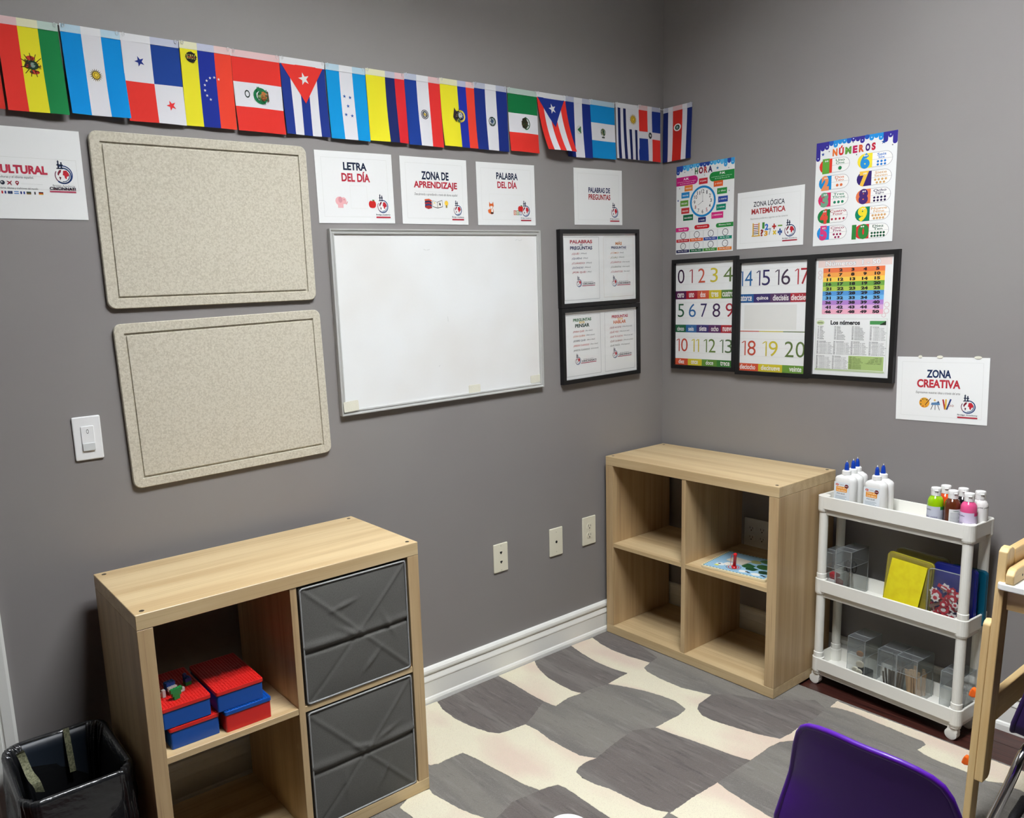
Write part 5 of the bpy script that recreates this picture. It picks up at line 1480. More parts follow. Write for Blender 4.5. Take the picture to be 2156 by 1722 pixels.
def lring(sw, sd, z, amp, ph, droop=0.0):
    out = []
    for i, (x, y) in enumerate(base):
        a = 2 * PI * i / npt
        k = amp * (math.sin(7 * a + ph) + 0.8 * math.sin(17 * a + 2.3 * ph) + 0.6 * math.sin(31 * a + 1.1 * ph) + 0.5 * abs(math.sin(23 * a - 1.7 * ph)))
        out.append((x * (sw + k), y * (sd + k), z + droop * (math.sin(5 * a + 1) + 0.6 * math.sin(13 * a))))
    return out
L = []
nz = 13
for j in range(nz):                      # hanging skirt outside the rim, with diagonal folds
    f = j / (nz - 1)
    L.append(lring(BW + 0.011, BD + 0.011, 0.185 + 0.195 * f, 0.0075 * (1 - f) ** 0.5 * min(1.0, 3 * (1 - f)) + 0.0012, 1.0 + 3.2 * f, 0.010 * (1 - f)))
L += [lring(BW + 0.013, BD + 0.013, 0.391, 0.0012, 4.4), lring(BW + 0.009, BD + 0.009, 0.401, 0.0012, 4.6), lring(BW - 0.004, BD - 0.004, 0.4025, 0.0014, 4.8, 0.0012), lring(BW - 0.020, BD - 0.020, 0.395, 0.006, 5.0)]
for j in range(10):                      # loose inside
    f = (j + 1) / 10
    L.append(lring(BW - 0.030 - 0.05 * f, BD - 0.030 - 0.05 * f, 0.385 - 0.26 * f, 0.010, 5.0 + 1.6 * f))
L += [lring(BW * 0.62, BD * 0.62, 0.06, 0.006, 7.6), lring(BW * 0.3, BD * 0.3, 0.05, 0.004, 8.0)]
lm = MB().loft(L, cap=False)
part('liner_bag', lm, LINER, tb, smooth=True, fix=False)
BT = mat('beige_tape', (150, 150, 118), 0.7, noise=((110, 112, 84), (200, 200, 200), 2, 0.4, 0.6))
part('tape_strip', MB().grid(2, 10, lambda u, v: (0.030 + (u - 0.5) * 0.015, BD / 2 - 0.010 - 0.030 * v, 0.4060 - 0.112 * v)), BT, tb)
part('tape_strip', MB().grid(3, 10, lambda u, v: (-0.088 + 0.030 * v + (u - 0.5) * 0.020, 0.105 - 0.035 * v + 0.012 * math.sin(6 * v), 0.398 - 0.10 * v + 0.008 * math.sin(9 * v + u))), BT, tb)
# ------------------------------------------------------------------ white three-tier cart
CL, CD = 0.525, 0.150
CROT = math.radians(-94.0)
cart = thing('utility_cart', 'white plastic three-tier rolling cart against the right wall', 'cart', (-0.1750, -0.8380, 0.0), (0, 0, CROT))
TIERS = (0.110, 0.418, 0.733)
def rr2(x0, x1, y0, y1, r, z, n=5):
    return [(x, y, z) for x, y in rrect(x0, x1, y0, y1, r, n)]
for zt in TIERS:
    e = 0.0
    rings = [rr2(0.012, CL - 0.012, 0.012, CD - 0.012, 0.018, zt - 0.070), rr2(0.010, CL - 0.010, 0.010, CD - 0.010, 0.02, zt - 0.050), rr2(0.006, CL - 0.006, 0.006, CD - 0.006, 0.022, zt - 0.049),
             rr2(0, CL, 0, CD, 0.026, zt - 0.046), rr2(0, CL, 0, CD, 0.026, zt - 0.002), rr2(0.0015, CL - 0.0015, 0.0015, CD - 0.0015, 0.0245, zt), rr2(0.0055, CL - 0.0055, 0.0055, CD - 0.0055, 0.021, zt), rr2(0.007, CL - 0.007, 0.007, CD - 0.007, 0.02, zt - 0.002), rr2(0.014, CL - 0.014, 0.014, CD - 0.014, 0.016, zt - 0.046)]
    mb = MB()
    mb.loft(rings, cap=True)
    tr = part('tray', mb, CARTW, cart)
    if zt == TIERS[0]:
        for k in range(7):
            part('drain_hole', MB().lathe([(0.0022, 0.0), (0.0022, 0.0004)], 10, (0.045 + k * 0.07, 0.03 + 0.016 * (k % 2), zt - 0.0459)), DARK, tr)
PR_ = 0.0175
for x in (PR_ + 0.0015, CL - PR_ - 0.0015):
    for y in (PR_ + 0.0015, CD - PR_ - 0.0015):
        for z0, z1 in ((0.045, TIERS[0] - 0.046), (TIERS[0] + 0.001, TIERS[1] - 0.046), (TIERS[1] + 0.001, TIERS[2] - 0.046)):
            lo = 0.0 if z0 < 0.06 else 0.006
            post = part('post', MB().lathe([(PR_ * 0.98, z0), (PR_ * 0.98, z0 + 0.012 + lo), (PR_ * 0.88, z0 + 0.014 + lo), (PR_ * 0.88, z1 - 0.016), (PR_ * 0.98, z1 - 0.013), (PR_, z1)], 20, (x, y, 0)), CARTW, cart)
        for zt in TIERS:
            part('corner_collar', MB().lathe([(PR_ + 0.0015, zt - 0.058), (PR_ + 0.003, zt - 0.052), (PR_ + 0.003, zt - 0.001), (PR_ + 0.001, zt + 0.0005)], 20, (x, y, 0)), CARTW, cart)
        c = part('caster_fork', MB().prism([(-0.014, 0.047), (0.013, 0.047), (0.017, 0.03), (0.012, 0.018), (-0.012, 0.018), (-0.016, 0.028)], -0.0115, 0.0115, axis='y'), CARTW, cart, bevel=0.002)
        c.location = (x - 0.004, y, 0)
        part('wheel', MB().add(*(lambda q: (q.v, q.f))(MB().lathe([(0.013, -0.0125), (0.019, -0.0115), (0.0195, 0.0), (0.019, 0.0115), (0.013, 0.0125)], 20))), CARTW, c)
        wv = c.children[0]
        wv.rotation_euler = (PI / 2, 0, 0)
        wv.location = (-0.003, 0, 0.0198)
        part('axle_cap', MB().lathe([(0.004, -0.0135), (0.004, 0.0135)], 10), mat('axle_grey', (196, 196, 190), 0.4), c)
        c.children[1].rotation_euler = (PI / 2, 0, 0)
        c.children[1].location = (-0.003, 0, 0.0198)

# ------------------------------------------------------------------ glue bottles
GLUEW = mat('glue_white', (240, 240, 236), 0.28)
GLUEB = mat('glue_blue_tip', (10, 62, 168), 0.35)
def make_glue():
    t = thing('glue_bottle', 'front left glue bottle with blue tip', 'glue bottle', group='glue bottles on the cart')
    w, d, h = 0.066, 0.034, 0.112
    def ring(kx, ky, z):
        return [(x * kx, y * ky, z) for x, y in rrect(-w / 2, w / 2, -d / 2, d / 2, 0.0155, 5)]
    prof = [(0.95, 0.92, 0.0), (1, 1, 0.004), (1, 1, h - 0.012), (0.97, 0.97, h - 0.005), (0.86, 0.88, h), (0.5, 0.75, h + 0.006), (0.32, 0.62, h + 0.008)]
    part('bottle_body', MB().loft([ring(*q) for q in prof]), GLUEW, t, smooth=True)
    part('collar', MB().lathe([(0.0125, h + 0.006), (0.0135, h + 0.008), (0.0130, h + 0.020), (0.010, h + 0.023)], 20), GLUEW, t)
    part('twist_tip', MB().lathe([(0.0070, h + 0.022), (0.0068, h + 0.028), (0.0054, h + 0.042), (0.0026, h + 0.049)], 16), GLUEB, t)
    part('nozzle', MB().lathe([(0.0016, h + 0.048), (0.0009, h + 0.054)], 8), GLUEW, t)
    lw, lh = 0.050, 0.088
    lb = link('label', None, t)
    lb.location = (-0.004, -d / 2 - 0.0003, 0.052)
    lb.rotation_euler = (PI / 2, 0, 0)
    p = Print(lb, lw, lh, z0=0.0, name='label_print')
    p.rect(0, 0.0, 1, 1, (226, 232, 236), 1)
    p.circ(0.2, 0.1, 0.0055, (206, 70, 50), 2, 14, 0.0036)
    p.text('#1', 0.13, 0.08, 0.27, 0.12, (240, 220, 210), 3, 0.03)
    for k in range(5):
        p.line(0.36 + 0.05 * k, 0.07 + 0.015 * (k % 2), 0.42 + 0.05 * k, 0.10 + 0.03 * ((k + 1) % 2), 0.0008, (110, 120, 130), 2)
    p.circ(0.80, 0.13, 0.0064, (110, 30, 34), 4, 16)
    p.text('PVA', 0.72, 0.115, 0.89, 0.145, (240, 230, 226), 5, 0.04)
    p.pill(0.14, 0.16, 0.84, 0.36, (238, 158, 60), 3, 0.3, 0.3)
    p.text('White glue', 0.2, 0.185, 0.78, 0.245, (250, 226, 190), 4, 0.03)
    p.text('Cola blanca', 0.2, 0.275, 0.78, 0.335, (250, 226, 190), 4, 0.03)
    p.text('PVA GLUE', 0.2, 0.40, 0.7, 0.45, (90, 96, 104), 3, 0.02)
    for k in range(4):
        p.rect(0.1, 0.52 + k * 0.05, 0.82 - 0.1 * (k % 2), 0.535 + k * 0.05, (160, 172, 180), 3)
    p.circ(0.6, 0.88, 0.0085, (196, 40, 60), 3, 16)
    return t
def copy_tree(o, parent=None):
    c = o.copy()
    COL.objects.link(c)
    if parent is not None:
        c.parent = parent
    for ch in list(o.children):
        copy_tree(ch, c)
    return c
TRAYZ = TIERS[2] - 0.0458
glue0 = make_glue()
GLUES = [(-0.1475, -0.9290, 'front left glue bottle with blue tip on the cart'), (-0.1080, -0.9320, 'second glue bottle in the left row of three on the cart'), (-0.0685, -0.9270, 'hindmost glue bottle in the left row of three on the cart'),
         (-0.1550, -1.0380, 'front right glue bottle with blue tip on the cart'), (-0.1155, -1.0400, 'glue bottle directly behind the front right one on the cart')]

# ------------------------------------------------------------------ paint bottles
CAPW = mat('cap_white', (240, 240, 236), 0.35)
def make_paint(label, x, y, col, lab, rz, strip):
    t = thing('paint_bottle', label, 'paint bottle', (x, y, TRAYZ), (0, 0, rz), 'paint bottles on the cart')
    h = 0.113
    m = mat('paint_%d_%d_%d' % col, col, 0.15, coat=0.5)
    part('bottle_body', MB().lathe([(0.0215, 0.0), (0.0232, 0.003), (0.0232, h - 0.024), (0.0220, h - 0.013), (0.0180, h - 0.005), (0.0130, h), (0.0120, h + 0.003)], 28), m, t, smooth=True)
    part('flip_cap', MB().lathe([(0.0142, h + 0.001), (0.0146, h + 0.0155), (0.0150, h + 0.0165), (0.0150, h + 0.0225), (0.0142, h + 0.0262), (0.0118, h + 0.0268), (0.0108, h + 0.0255)], 24), CAPW, t)
    part('cap_tab', MB().box(-0.005, 0.005, -0.0175, -0.0135, h + 0.0165, h + 0.0195), CAPW, t, bevel=0.001)
    if lab:
        lb = link('label', None, t)
        R = 0.0236
        lw, lh, za = lab[0], lab[1], lab[2]
        def fn(px_, py_, z_):
            a = px_ / R - PI / 2
            return ((R + z_) * math.cos(a), (R + z_) * math.sin(a), za + py_)
        p = Print(lb, lw, lh, z0=0.0, name='label_print', fn=fn, cuts={'x': [-lw / 2 + lw * k / 36 for k in range(1, 36)]})
        p.rect(0, 0, 1, 1, lab[3], 1)
        if strip == 'full':
            p.text('acrylic', 0.12, 0.12, 0.42, 0.2, (60, 60, 90), 3, 0.02)
            p.text('Acrylic paint', 0.1, 0.42, 0.56, 0.52, (120, 110, 150), 3, 0.0, 0.2)
            p.text('Peinture acrylique', 0.08, 0.57, 0.55, 0.63, (70, 64, 90), 3, 0.02)
            for k in range(3):
                p.rect(0.1, 0.68 + 0.06 * k, 0.45 - 0.06 * k, 0.70 + 0.06 * k, (120, 114, 134), 2)
            p.rect(0.66, 0.62, 0.95, 0.9, (240, 240, 240), 2)
            for k in range(9):
                p.rect(0.68 + k * 0.028, 0.65, 0.692 + k * 0.028, 0.86, (40, 40, 40), 3)
            p.rect(0.62, 0.0, 1.0, 0.14, lab[4], 2)
            p.rect(0.2, 0.92, 1.0, 1.0, lab[5], 2)
        elif strip == 'back':
            p.text('WARNING', 0.3, 0.05, 0.7, 0.1, (70, 110, 90), 3, 0.02)
            for k in range(12):
                p.rect(0.1, 0.15 + k * 0.055, 0.86 - 0.08 * (k % 3), 0.175 + k * 0.055, (170, 170, 172), 2)
            for k in range(3):
                p.rect(0.3 + 0.2 * k, 0.9, 0.44 + 0.2 * k, 0.97, (60, 60, 60), 2)
        elif strip == 'white':
            p.text('acrylic paint', 0.1, 0.02, 0.9, 0.09, (70, 70, 74), 3, 0.0, 0.2)
    return t
LAV, LGY = (214, 210, 230), (206, 208, 216)
make_paint('lime green paint bottle, leftmost of the front row', -0.1625, -1.2310, (150, 196, 10), (0.115, 0.074, 0.043, (200, 204, 216), (50, 140, 60), (206, 178, 80)), -1.15, 'full')
make_paint('orange paint bottle behind the lime green one', -0.1135, -1.2410, (226, 80, 24), None, -1.1, None)
make_paint('dark brown paint bottle between the lime and pink ones', -0.1655, -1.2830, (92, 44, 22), (0.040, 0.076, 0.044, (224, 226, 224), LGY, LGY), -0.75, 'back')
make_paint('black paint bottle in the back row on the cart', -0.1165, -1.2935, (22, 22, 26), None, -1.1, None)
make_paint('pink paint bottle, rightmost of the front row', -0.1695, -1.3310, (226, 84, 138), (0.115, 0.074, 0.043, (214, 202, 226), (210, 60, 120), (226, 140, 60)), -1.1, 'full')
make_paint('white paint bottle at the right end of the back row', -0.1205, -1.3440, (238, 234, 230), (0.09, 0.085, 0.052, (240, 238, 234), LGY, LGY), -0.9, 'white')

# ------------------------------------------------------------------ clear boxes
CLEAR = clear_mat('clear_box', (250, 251, 251), 0.022, 0.06, haze=0.012)
EDGE = clear_mat('clear_edge', (228, 232, 232), 0.08, 0.10, haze=0.3)
LIDC = clear_mat('clear_lid', (242, 245, 246), 0.035, 0.12, haze=0.05)
def clear_box(label, cx, cy, z0, w, d, h, rz=CROT, seam=0.62):
    """w along the tray, d across it"""
    t = thing('clear_case', label, 'plastic box', (cx, cy, z0), (0, 0, rz), 'clear plastic boxes on the cart')
    th = 0.0012
    def walls(za, zb, g):
        mb = MB()
        a, b = w / 2 + g, d / 2 + g
        mb.box(-a, a, -b, -b + th, za, zb)
        mb.box(-a, a, b - th, b, za, zb)
        mb.box(-a, -a + th, -b + th, b - th, za, zb)
        mb.box(a - th, a, -b + th, b - th, za, zb)
        return mb, a, b
    mb, a, b = walls(0.0, h * seam, -0.0004)
    mb.box(-a, a, -b, b, 0.0, th)
    part('box_base', mb, CLEAR, t)
    mb, a, b = walls(h * seam, h, 0.0006)
    mb.box(-a, a, -b, b, h - th, h)
    part('lid', mb, LIDC, t)
    ed = MB()
    q = 0.0008
    for x in (-w / 2, w / 2):
        for y in (-d / 2, d / 2):
            ed.box(x - q, x + q, y - q, y + q, 0, h)
    for z in (h - q, h * seam):
        ed.tube([(x, y, z) for x, y in rrect(-w / 2, w / 2, -d / 2, d / 2, 0.002, 2)], 0.0009, 5, closed=True)
    ed.box(-w / 2, w / 2, -0.018, -0.016, h, h + 0.0012)
    part('moulded_edge', ed, EDGE, t)
    return t
MIDZ = TIERS[1] - 0.0458
BOTZ = TIERS[0] - 0.0458
clear_box('clear plastic box holding a red gadget, left end of the middle tier', -0.1030, -0.8840, MIDZ, 0.052, 0.10, 0.148)
clear_box('clear plastic box holding scissors on the middle tier', -0.1110, -0.9460, MIDZ, 0.056, 0.11, 0.172, seam=0.66)
clear_box('clear plastic box with white discs, left end of the bottom tier', -0.1230, -1.0100, BOTZ, 0.064, 0.105, 0.170)
clear_box('clear plastic box of grey clips, middle of the bottom tier', -0.1260, -1.1180, BOTZ, 0.064, 0.105, 0.158)
clear_box('clear plastic box of wooden sticks on the bottom tier', -0.1300, -1.1870, BOTZ, 0.068, 0.108, 0.160)
clear_box('clear plastic box of silver pens at the right end of the bottom tier', -0.1330, -1.3250, BOTZ, 0.066, 0.10, 0.155)

# contents
REDP = mat('tape_red', (196, 30, 48), 0.35)
g_ = thing('tape_dispenser', 'small red gadget with a white stripe inside a clear box', 'office tool', (-0.1020, -0.8840, MIDZ + 0.0020), (0, 0, CROT))
part('dispenser_body', MB().prism([(-0.030, 0.0), (0.030, 0.0), (0.032, 0.02), (0.010, 0.034), (-0.02, 0.04), (-0.03, 0.03)], -0.012, 0.012, axis='x'), REDP, g_, bevel=0.003)
part('dispenser_head', MB().prism([(-0.026, 0.042), (0.01, 0.040), (0.012, 0.05), (-0.01, 0.062), (-0.028, 0.06)], -0.011, 0.011, axis='x'), REDP, g_, bevel=0.003)
part('stripe', MB().box(-0.0125, 0.0125, -0.032, -0.026, 0.026, 0.038), mat('stripe_white', (236, 234, 230), 0.5), g_)
sc_ = thing('scissors', 'black-handled scissors standing inside a clear box', 'scissors', (-0.1210, -0.9480, MIDZ + 0.0025), (0, 0, CROT))
ST = mat('polished_steel', (190, 190, 188), 0.2, metal=1.0)
BKP = mat('black_plastic', (20, 20, 22), 0.35)
for s in (-1, 1):
    part('blade', MB().prism([(s * 0.002, 0.0), (s * 0.014, 0.01), (s * 0.005, 0.075), (-s * 0.003, 0.075)], -0.0012 + s * 0.0013, 0.0012 + s * 0.0013, axis='y'), ST, sc_)
    part('handle_loop', MB().tube([(s * 0.010 + 0.0085 * math.cos(2 * PI * k / 18), s * 0.0015, 0.100 + 0.022 * math.sin(2 * PI * k / 18)) for k in range(18)], 0.0028, 7, closed=True), BKP, sc_, smooth=True)
WD = mat('pale_disc', (232, 226, 206), 0.5)
for k, (dx, dy, dz, r) in enumerate(((-0.004, -0.020, 0.100, 0.012), (0.004, -0.030, 0.066, 0.014), (-0.010, -0.036, 0.042, 0.012), (0.006, -0.038, 0.040, 0.011))):
    a = CROT
    x = -0.1230 + dx * math.cos(a) - dy * math.sin(a)
    y = -1.0100 + dx * math.sin(a) + dy * math.cos(a)
    o = part('craft_disc', MB().lathe([(r * 0.8, -0.0035), (r, -0.002), (r, 0.002), (r * 0.8, 0.0035)], 16), WD if k else mat('brown_disc', (166, 116, 62), 0.5))
    o.location = (x, y, BOTZ + dz)
    o.rotation_euler = (PI / 2 + 0.2, 0.1 * k, a + 0.2)
    tag(o, ('brown round craft disc at the top inside the left bottom box' if k == 0 else 'pale round craft disc inside the left bottom-tier clear box'), 'craft piece', 'craft discs in a clear box')
o = part('craft_block', MB().prism(rrect(-0.024, 0.024, -0.03, 0.03, 0.01), 0, 0.028), mat('craft_black', (30, 32, 36), 0.4))
o.location = (-0.1180, -1.0080, BOTZ + 0.0015)
o.rotation_euler = (0, 0, CROT)
tag(o, 'dark block under the pale discs in a bottom-tier clear box', 'craft piece')
sr = random.Random(5)
def stick(name, label, cat, group, cx, cy, w, d, n, m, L, r):
    for k in range(n):
        dx, dy = sr.uniform(-w / 2 + 0.016, w / 2 - 0.016), sr.uniform(-d / 2 + 0.018, d / 2 - 0.018)
        tx, ty = sr.uniform(-0.11, 0.11), sr.uniform(-0.12, 0.12)
        l = L * sr.uniform(0.85, 1.0)
        a = CROT
        mb = MB().box(-r, r, -0.0014, 0.0014, 0, l)
        o = part(name, mb, m, bevel=0.0008, segs=1)
        o.location = (cx + dx * math.cos(a) - dy * math.sin(a), cy + dx * math.sin(a) + dy * math.cos(a), BOTZ + 0.0018)
        o.rotation_euler = (tx, ty, a)
        tag(o, label, cat, group)
stick('metal_clip', 'grey stick standing in the middle bottom-tier clear box', 'craft stick', 'grey sticks in a clear box', -0.1260, -1.1180, 0.064, 0.105, 13, mat('clip_grey', (120, 112, 100), 0.35, metal=0.4), 0.085, 0.0035)
stick('wooden_stick', 'flat wooden stick standing in a bottom-tier clear box', 'craft stick', 'wooden sticks in a clear box', -0.1300, -1.1870, 0.068, 0.108, 15, mat('stick_wood', (196, 160, 118), 0.6), 0.10, 0.005)
stick('silver_pen', 'silver stick in the rightmost bottom-tier clear box', 'craft stick', 'silver sticks in a clear box', -0.1330, -1.3250, 0.066, 0.10, 11, mat('pen_silver', (196, 196, 200), 0.25, metal=0.7), 0.095, 0.0028)

# flat plastic cases on the middle tier
def zip_case(name, label, cx, cy, z0, w, d, h, m, rz=CROT, lean=0.0, roll=0.0, edge=None):
    t = thing(name, label, 'plastic case', (cx, cy, z0), (lean, roll, rz), 'coloured plastic cases on the cart')
    out = rrect(-w / 2, w / 2, 0.0, h, 0.014, 5)
    part('case_shell', MB().prism(out, -d / 2, d / 2, axis='y'), m, t, bevel=0.002)
    part('case_rim', MB().tube([(x, 0, z) for x, z in out], 0.0016, 6, closed=True), edge or EDGE, t)
    return t
YC = clear_mat('yellow_clear', (236, 224, 90), 0.06, 0.12, haze=0.25)
YE_ = clear_mat('yellow_rim', (214, 206, 50), 0.1, 0.2, haze=0.6)
OC = clear_mat('olive_clear', (206, 204, 150), 0.06, 0.12, haze=0.18)
SM = clear_mat('smoke_clear', (240, 242, 244), 0.03, 0.1, haze=0.02)
BC = clear_mat('blue_clear', (30, 50, 190), 0.06, 0.12, haze=0.45)
TC = clear_mat('teal_clear', (20, 110, 140), 0.06, 0.12, haze=0.5)
zip_case('yellow_case', 'yellow see-through plastic case with a yellow sheet in front', -0.1390, -1.1470, MIDZ + 0.001, 0.150, 0.022, 0.195, YC, lean=0.02, roll=0.07, edge=YE_)
zip_case('olive_case', 'olive see-through plastic case behind the yellow one', -0.1020, -1.1750, MIDZ + 0.001, 0.170, 0.020, 0.205, OC, roll=0.02, edge=EDGE)
zip_case('smoke_case', 'clear plastic case holding red and white foam cutouts', -0.1660, -1.2820, MIDZ + 0.001, 0.116, 0.026, 0.180, SM, edge=EDGE)
zip_case('blue_case', 'blue see-through plastic case behind the foam cutouts', -0.1290, -1.2930, MIDZ + 0.001, 0.130, 0.018, 0.195, BC, edge=BC)
zip_case('teal_case', 'teal see-through plastic case at the back right of the middle tier', -0.0960, -1.3200, MIDZ + 0.001, 0.110, 0.016, 0.188, TC, edge=TC)
ysh = part('yellow_sheet', MB().grid(6, 8, lambda u, v: ((u - 0.5) * 0.116 + 0.016 * (v - 0.5), -0.0025 * math.sin(3 * v + 2 * u), v * 0.178)), mat('yellow_paper', (238, 226, 30), 0.6, noise=((228, 210, 20), (30, 30, 30), 2, 0.4, 0.7)))
sm_ = ysh.modifiers.new('solid', 'SOLIDIFY')
sm_.thickness = 0.0008
ysh.location = (-0.1560, -1.1420, MIDZ + 0.004)
ysh.rotation_euler = (0.02, 0.07, CROT)
tag(ysh, 'bright yellow paper sheet in front of the yellow plastic case', 'paper')
yo = part('orange_piece', MB().lathe([(0.010, 0), (0.012, 0.003), (0.008, 0.010)], 12), mat('orange_foam', (240, 150, 30), 0.6))
yo.location = (-0.1610, -1.2120, MIDZ + 0.0022)
tag(yo, 'small orange piece beside the yellow sheet', 'craft piece')
# foam cutouts in the clear case: flat red, white and brown shapes
FO = [mat('foam_red', (176, 26, 48), 0.7), mat('foam_white', (226, 222, 216), 0.7), mat('foam_brown', (120, 88, 78), 0.7)]
fr_ = random.Random(21)
for k in range(36):
    u = fr_.uniform(-0.043, 0.043)
    v = 0.014 + 0.112 * fr_.random() ** 1.15
    kind = k % 5
    r = fr_.uniform(0.011, 0.018)
    mb = MB()
    if kind in (0, 3):
        pts = [(r * (1 if i % 2 == 0 else 0.72) * math.cos(2 * PI * i / 14), r * (1 if i % 2 == 0 else 0.72) * math.sin(2 * PI * i / 14)) for i in range(14)]
    elif kind == 1:
        pts = [(-r, -r * 0.5), (r, -r * 0.6), (r * 0.9, r * 0.3), (0, r), (-r * 0.8, r * 0.4)]
    elif kind == 2:
        pts = [(-r * 1.2, -r * 0.3), (r * 1.2, -r * 0.5), (r * 1.3, 0.0), (-r * 1.1, r * 0.4)]
    else:
        pts = [(r * math.cos(2 * PI * i / 12), r * 0.8 * math.sin(2 * PI * i / 12)) for i in range(12)]
    mb.prism(pts, -0.0008, 0.0008, axis='y')
    mi = 1 if kind in (0,) else (2 if k in (4, 12) else 0)
    o = part('foam_cutout', mb, FO[mi])
    if mi == 0:
        q = part('white_trim', MB().prism([(x * 0.45, y * 0.45 - 0.001) for x, y in pts], -0.0014, -0.0008, axis='y'), FO[1], o)
    elif mi == 1:
        q = part('red_trim', MB().prism([(x * 0.5, y * 0.5) for x, y in pts], -0.0014, -0.0008, axis='y'), FO[0], o)
    dy = -0.0095 + 0.0185 * (k / 36.0)
    a = CROT
    o.location = (-0.1660 + u * math.cos(a) - dy * math.sin(a), -1.2820 + u * math.sin(a) + dy * math.cos(a), MIDZ + v)
    o.rotation_euler = (0, fr_.uniform(-1.2, 1.2), a)
    tag(o, 'red, white or brown foam cutout inside the clear case', 'craft piece', 'foam cutouts in the clear case')
# ------------------------------------------------------------------ child's desk with height-adjustable legs
PINE = mat('pine_z', (226, 196, 140), 0.45, noise=[((210, 174, 116), (26, 26, 2.0), 3, 0.42, 0.62), ((196, 156, 104), (160, 160, 4), 3, 0.58, 0.8)])
PINEY = mat('pine_y', (226, 196, 140), 0.45, noise=[((210, 174, 116), (26, 2.0, 26), 3, 0.42, 0.62), ((196, 156, 104), (160, 4, 160), 3, 0.58, 0.8)])
PINEX = mat('pine_x', (226, 196, 140), 0.45, noise=[((210, 174, 116), (2.0, 26, 26), 3, 0.42, 0.62), ((196, 156, 104), (4, 160, 160), 3, 0.58, 0.8)])
DTOP = mat('desk_white', (240, 240, 234), 0.35)
ORG = mat('orange_knob', (240, 104, 22), 0.35)
desk = thing('activity_desk', 'pine desk with a white top and orange leg knobs at the right edge', 'desk', (-0.6480, -1.5770, 0.0095), (0, 0, -PI / 2))
DL, DDP, DZ = 0.92, 0.60, 0.7185
part('desk_top', MB().prism(rrect(0.005, DL - 0.005, -0.014, DDP, 0.012, 4), DZ - 0.018, DZ), DTOP, desk, bevel=0.003)
for x0 in (0.023, DL - 0.042):
    part('end_rail', MB().prism([(-0.012, DZ), (DDP, DZ), (DDP, DZ + 0.040), (0.012, DZ + 0.040), (-0.002, DZ + 0.036), (-0.012, DZ + 0.024)], x0, x0 + 0.019, axis='x'), PINEY, desk, bevel=0.0025)
part('screw_hole', MB().lathe([(0.0032, 0), (0.0032, 0.0005)], 10), DARK, desk)
sh = desk.children[-1]
sh.rotation_euler = (0, PI / 2, 0)
sh.location = (0.0422, 0.045, DZ + 0.016)
for x0 in (0.0, DL - 0.02):
    part('outer_rail', MB().box(x0, x0 + 0.020, 0.056, DDP - 0.056, DZ + 0.030, DZ + 0.078), PINEY, desk, bevel=0.003)
part('front_apron', MB().box(0.023, DL - 0.023, 0.012, 0.030, DZ - 0.075, DZ - 0.019), PINEX, desk, bevel=0.001)
def leg_pair(x, y, s):
    """upper post and lower leg lapped side by side; s = 1 left end, -1 right end; feet splay outward"""
    p = part('upper_post', MB().prism([(0.0, 0.150), (0.036, 0.150), (0.046, 0.158), (0.050, 0.172), (0.050, DZ + 0.072), (0.044, DZ + 0.084), (0.030, DZ + 0.090), (0.012, DZ + 0.088), (0.0, DZ + 0.080)], 0.0, 0.0205, axis='x'), PINE, desk, bevel=0.0025)
    l = part('lower_leg', MB().prism([(0.0, 0.0005), (0.046, 0.0005), (0.046, 0.590), (0.040, 0.600), (0.020, 0.606), (0.006, 0.602), (0.0, 0.594)], -0.0180, -0.0003, axis='x'), PINE, p, bevel=0.0025)
    for z in (0.385, 0.184):
        k = part('wing_knob', MB().prism([(-0.019, -0.006), (-0.010, -0.009), (0.0, -0.006), (0.0, 0.009), (-0.005, 0.017), (-0.012, 0.018), (-0.016, 0.008)], -0.008, 0.008, axis='y'), ORG, p, bevel=0.003)
        k.location = (-0.0185, 0.016, z)
    p.location = (x, y, 0)
    p.rotation_euler = (0, math.radians(1.4) * s, 0)
    if s < 0:
        p.scale = (-1, 1, 1)
    return p
for y_ in (0.0, DDP - 0.05):
    leg_pair(-0.0195, y_, 1)
    leg_pair(DL + 0.0195, y_, -1)
for x0 in (-0.010, DL - 0.009):
    part('side_stretcher', MB().box(x0, x0 + 0.019, 0.051, DDP - 0.051, 0.315, 0.392), PINEY, desk, bevel=0.002)

